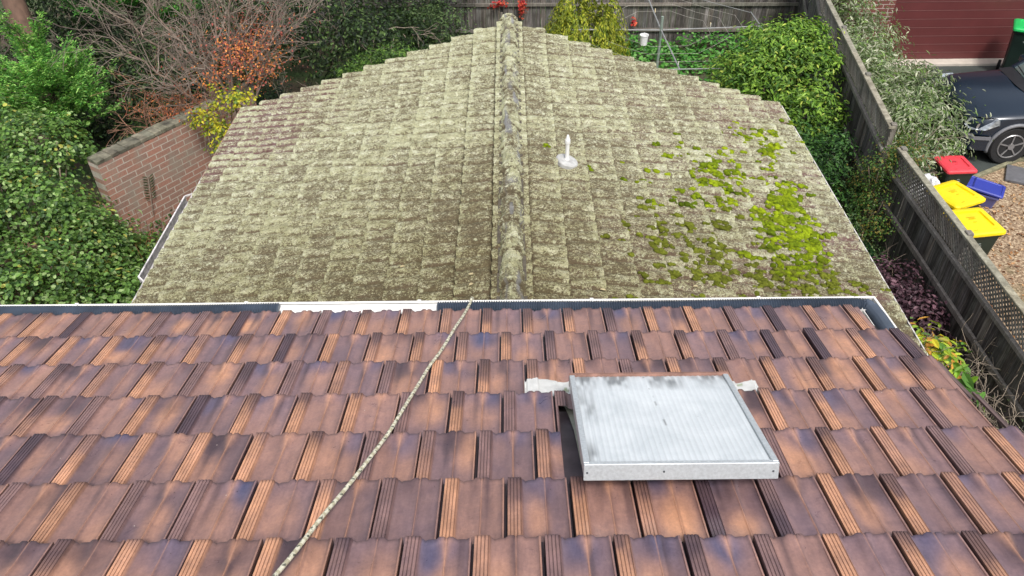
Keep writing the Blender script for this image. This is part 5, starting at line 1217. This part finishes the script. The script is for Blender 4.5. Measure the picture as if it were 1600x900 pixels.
# bright leafy (lemon) tree
lc = at(1225, 108, y=11.9)
shrub('citrus_tree', (4.3, 11.9), [((4.05, 11.9, 1.7), (.72, .6, .5)), ((4.6, 12.1, 1.9), (.6, .55, .45)), ((4.3, 12.5, 2.1), (.6, .5, .36)), ((3.8, 12.3, 1.55), (.5, .5, .42)), ((4.75, 12.6, 2.15), (.42, .4, .28)), ((4.6, 11.3, 1.45), (.55, .45, .4))], 14000, .088, .40, [lin(108, 144, 50), lin(90, 126, 44), lin(132, 164, 64), lin(64, 98, 38), lin(166, 178, 80)], 'bright lime green leafy tree between the mossy roof and the side fence', 'tree', wts=[.32, .26, .2, .17, .05], seed=90, up=.8, sub=.26, droop=.15, stem_r=.035)
shrub('dark_bush', (4.5, 10.4), [((4.4, 10.6, 1.05), (.55, .7, .5)), ((4.55, 9.7, .9), (.45, .6, .45)), ((4.45, 11.2, 1.0), (.5, .5, .5)), ((4.7, 10.2, 1.35), (.3, .5, .3))], 8000, .06, .45, [lin(48, 86, 38), lin(66, 108, 46), lin(36, 66, 32), lin(84, 124, 58)], 'dark green bush filling the gap below the lime green tree', seed=91, up=.7)
shrub('fine_leaved_bush', (4.55, 8.9), [((4.5, 9.0, .85), (.4, .5, .4)), ((4.65, 8.4, .75), (.35, .4, .3)), ((4.35, 8.2, .55), (.3, .4, .25))], 3600, .04, .55, [lin(66, 100, 52), lin(92, 120, 72), lin(44, 72, 38), lin(120, 140, 96)], 'fine leaved grey green bush below the post between mossy roof and fence', seed=92, up=.6, twigs=4)
shrub('fence_creeper', (5.25, 9.35), [((5.15, 9.35, 1.95), (.28, .28, .22)), ((5.2, 9.2, 1.7), (.2, .25, .3)), ((5.0, 9.3, 1.5), (.2, .25, .3)), ((5.25, 9.6, 1.3), (.25, .25, .5)), ((4.82, 9.05, 1.75), (.22, .3, .28)), ((4.75, 8.7, 1.35), (.25, .35, .3)), ((4.85, 9.5, 1.1), (.2, .35, .4))], 6500, .035, .6, [lin(86, 118, 48), lin(66, 98, 40), lin(48, 76, 34), lin(120, 110, 50)], 'green creeper covering the fence post where the two stretches of side fence meet', 'creeper', seed=93, up=.5, sub=.35)
pk = at(1408, 432, z=1.35)
shrub('purple_shrub', (pk[0], pk[1]), [((pk[0], pk[1] + .1, 1.15), (.36, .36, .26)), ((pk[0] + .15, pk[1] - .35, 1.1), (.3, .35, .26)), ((pk[0] - .2, pk[1] - .1, .9), (.3, .4, .3)), ((pk[0] + .1, pk[1] - .75, .9), (.3, .35, .3))], 4600, .055, .7, [lin(88, 62, 72), lin(70, 48, 58), lin(112, 82, 92), lin(58, 40, 48)], 'dark purple leaved shrub in the gap between mossy roof and fence', seed=94, up=.8)
py_ = at(1462, 540, z=1.55)
shrub('yellow_plant', (py_[0], py_[1]), [((py_[0], py_[1] + .1, 1.45), (.2, .25, .14)), ((py_[0] + .06, py_[1] - .12, 1.5), (.2, .2, .14)), ((py_[0] - .1, py_[1] + .3, 1.35), (.16, .2, .14)), ((py_[0] + .16, py_[1] + .02, 1.4), (.15, .15, .12))], 330, .11, .5, [lin(190, 180, 50), lin(140, 170, 60), lin(96, 140, 60), lin(200, 150, 70), lin(170, 190, 60)], 'broad leaved plant turning yellow beside the right hand eave of the mossy roof', 'plant', seed=95, up=.9, sub=.5, shell=.3, droop=.2)
pb_ = at(1528, 612, z=1.75)
shrub('broad_leaf_plant', (pb_[0], pb_[1]), [((pb_[0], pb_[1], 1.68), (.10, .22, .12)), ((pb_[0] - .02, pb_[1] + .2, 1.75), (.08, .12, .12))], 26, .19, .42, [lin(120, 160, 50), lin(88, 130, 56), lin(72, 110, 52)], 'large green leaves beside the right hand edge of the clay tiles', 'plant', seed=96, up=.8, sub=.6, shell=.3, nclump=8)
# bare twig tangle at the lower right
bt2 = empty('twiggy_bush', (4.62, 5.0, 0), 'tangle of bare grey brown twigs against the fence at the right edge', 'shrub'); out = []; rn = random.Random(77)
for k in range(34):
    bx, by = 4.62 + rn.uniform(-.25, .25), rn.uniform(4.3, 6.1); grow(rn, (bx, by, rn.uniform(.5, 1.1)), (rn.gauss(0, .5), rn.gauss(0, .5), 1), rn.uniform(.45, .75), rn.uniform(.007, .013), 3, out, .75, -.02, 4, (2, 3), .7, .25, .0028)
    out.append(([Vector((4.62, by * .3 + 5.0 * .7, 0)), Vector((bx, by, out[-1][0][0].z if False else .8))], [.02, .012], 3))
branch_obj('twigs', out, bt2, simple('grey_brown_twig', (.30, .245, .19), .9, var=.3, scale=5, bmp=0))
put_leaves('foliage', [crown(np.random.default_rng(6), [((4.62, 5.2, 1.1), (.4, .8, .4)), ((4.6, 6.2, 1.2), (.3, .3, .3)), ((4.6, 4.6, 1.2), (.3, .5, .4))], 700, .035, .6, [lin(110, 120, 78), lin(70, 92, 52), lin(140, 140, 110)], sub=.5, shell=.3)], bt2)
# grey-green shrub on the neighbour's side
OL = [lin(136, 150, 116), lin(112, 132, 92), lin(158, 166, 138), lin(90, 114, 68), lin(120, 148, 80), lin(186, 190, 168)]
shrub('olive_shrub', (6.9, 15.4), [((6.75, 15.6, 1.5), (.65, .4, .55)), ((6.85, 15.3, .95), (.8, .5, .5)), ((6.6, 14.7, .9), (.5, .5, .5)), ((6.95, 15.7, 2.1), (.42, .3, .35))], 6500, .105, .26, OL, 'grey green shrub with narrow leaves against the brown brick garage wall', seed=97, up=.6, droop=.5, sub=.3)
shrub('olive_shrub', (6.8, 12.8), [((6.75, 13.3, .75), (.9, .75, .55)), ((7.15, 12.6, .65), (.75, .7, .5)), ((6.3, 12.6, .75), (.5, .8, .55)), ((7.45, 13.4, .85), (.35, .4, .4)), ((6.5, 13.9, 1.0), (.6, .5, .5)), ((6.95, 11.85, .45), (.6, .5, .35)), ((7.2, 14.3, .8), (.5, .4, .4))], 12500, .105, .26, OL, 'big spreading grey green shrub with drooping narrow leaves in front of the car', seed=98, up=.6, droop=.5, sub=.3)
shrub('olive_shrub', (6.1, 11.2), [((6.1, 11.3, .5), (.5, .6, .4)), ((6.45, 10.95, .75), (.35, .3, .3)), ((5.75, 10.7, .35), (.35, .5, .3))], 2600, .10, .26, OL + [lin(140, 110, 80)], 'smaller patchy grey green shrub between the lattice fence and the red bin', seed=99, up=.6, droop=.5, sub=.35, twigs=6)
# ground cover in the back yard
rg = np.random.default_rng(33); n = 9000; P = np.stack([rg.uniform(1.6, 6.0, n), rg.uniform(13.0, 17.55, n), rg.random(n) ** 2 * .12 + .02], -1); P[:, 2] += .25 * (vnoise(P[:, 0] * 1.2, P[:, 1] * 1.2, seed=4) > .6) * rg.random(n)
keep = ~((P[:, 0] > 3.6) & (P[:, 0] < 4.7) & (P[:, 1] < 15.9) & (P[:, 1] > 15.0) & (rg.random(n) < .8)); P = P[keep]; n = len(P)
Nn = np.tile([0, 0, 1.], (n, 1)) + rg.normal(0, .35, (n, 3)); V = leaf_mesh(P, Nn, rg.normal(size=(n, 3)), .085 * rg.uniform(.6, 1.3, n), np.full(n, .85), palette(rg, n, [lin(72, 134, 52), lin(56, 108, 44), lin(92, 152, 62), lin(116, 166, 88)]))
o = put_leaves('ground_cover', [V], None); tag(o, 'low leafy green ground cover under the clothesline', 'ground cover', kind='stuff')
# fallen leaves on the mulch
n = 2600; P = np.stack([rg.uniform(5.2, 9.5, n), rg.uniform(6.5, 11.6, n), rg.uniform(.008, .03, n)], -1); Nn = np.tile([0, 0, 1.], (n, 1)) + rg.normal(0, .45, (n, 3))
o = put_leaves('fallen_leaves', [leaf_mesh(P, Nn, rg.normal(size=(n, 3)), .055 * rg.uniform(.5, 1.3, n), np.full(n, .6), palette(rg, n, [lin(176, 134, 92), lin(140, 98, 62), lin(204, 170, 128), lin(112, 74, 48)]))], None); tag(o, 'brown leaf litter on the bark mulch around the bins', 'leaf litter', kind='stuff')
# red creeper leaves on the back fence
for i, (px, py, sx_, sz_, nn, lb) in enumerate(((815, 8, .07, .30, 170, 'red creeper leaves hanging down the back fence left of the golden conifer'), (778, 6, .22, .07, 90, 'orange red creeper leaves on the fence top above the ridge'), (991, 35, .06, .14, 60, 'small red creeper spray just right of the golden conifer'))):
    p = at(px, py, y=17.55); root = empty('red_creeper', (p[0], p[1], 0), lb, 'creeper', 'red creepers on the back fence')
    put_leaves('leaves', [crown(np.random.default_rng(i + 3), [(tuple(p), (sx_, .05, sz_))], nn, .06, .8, [lin(196, 66, 60), lin(168, 50, 54), lin(206, 96, 70)], sub=.5, shell=.1)], root)
    b = MB(); b.tube([(p[0], 17.60, 0), (p[0] + .02, 17.60, p[2])], .006, 5); b.build('stem', M_twig, root)
# a few dry leaves lying on the mossy roof
for i, (px, py) in enumerate(((940, 453), (1085, 448), (735, 428), (628, 418), (735, 445))):
    side, c, y = low_hit(px, py, .04); p = lowpt(side, c, y, float(low_height(side, np.array([c]), np.array([y]))[0]) + .018)
    v, f, cc = leaf_mesh(np.array([p]), np.array([[.2, .1, 1.]]), np.array([[1., .4 * i, 0]]), np.array([.06]), np.array([.5]), np.array([lin(190, 176, 140)]))
    o = link('dry_leaf', mesh_np('dry_leaf', v, f, cc), M_leaf); set_base(o); tag(o, ['curled pale dry leaf on the mossy roof right of the vent pipe near the gutter', 'pale dry leaf on the mossy roof nearest the mossy right corner', 'dry leaf lying just left of the ridge on the lichen', 'pale dry leaf farthest left on the lichen slope', 'dry leaf on the lichen directly above the rope end'][i], 'leaf', 'dry leaves on the mossy roof')
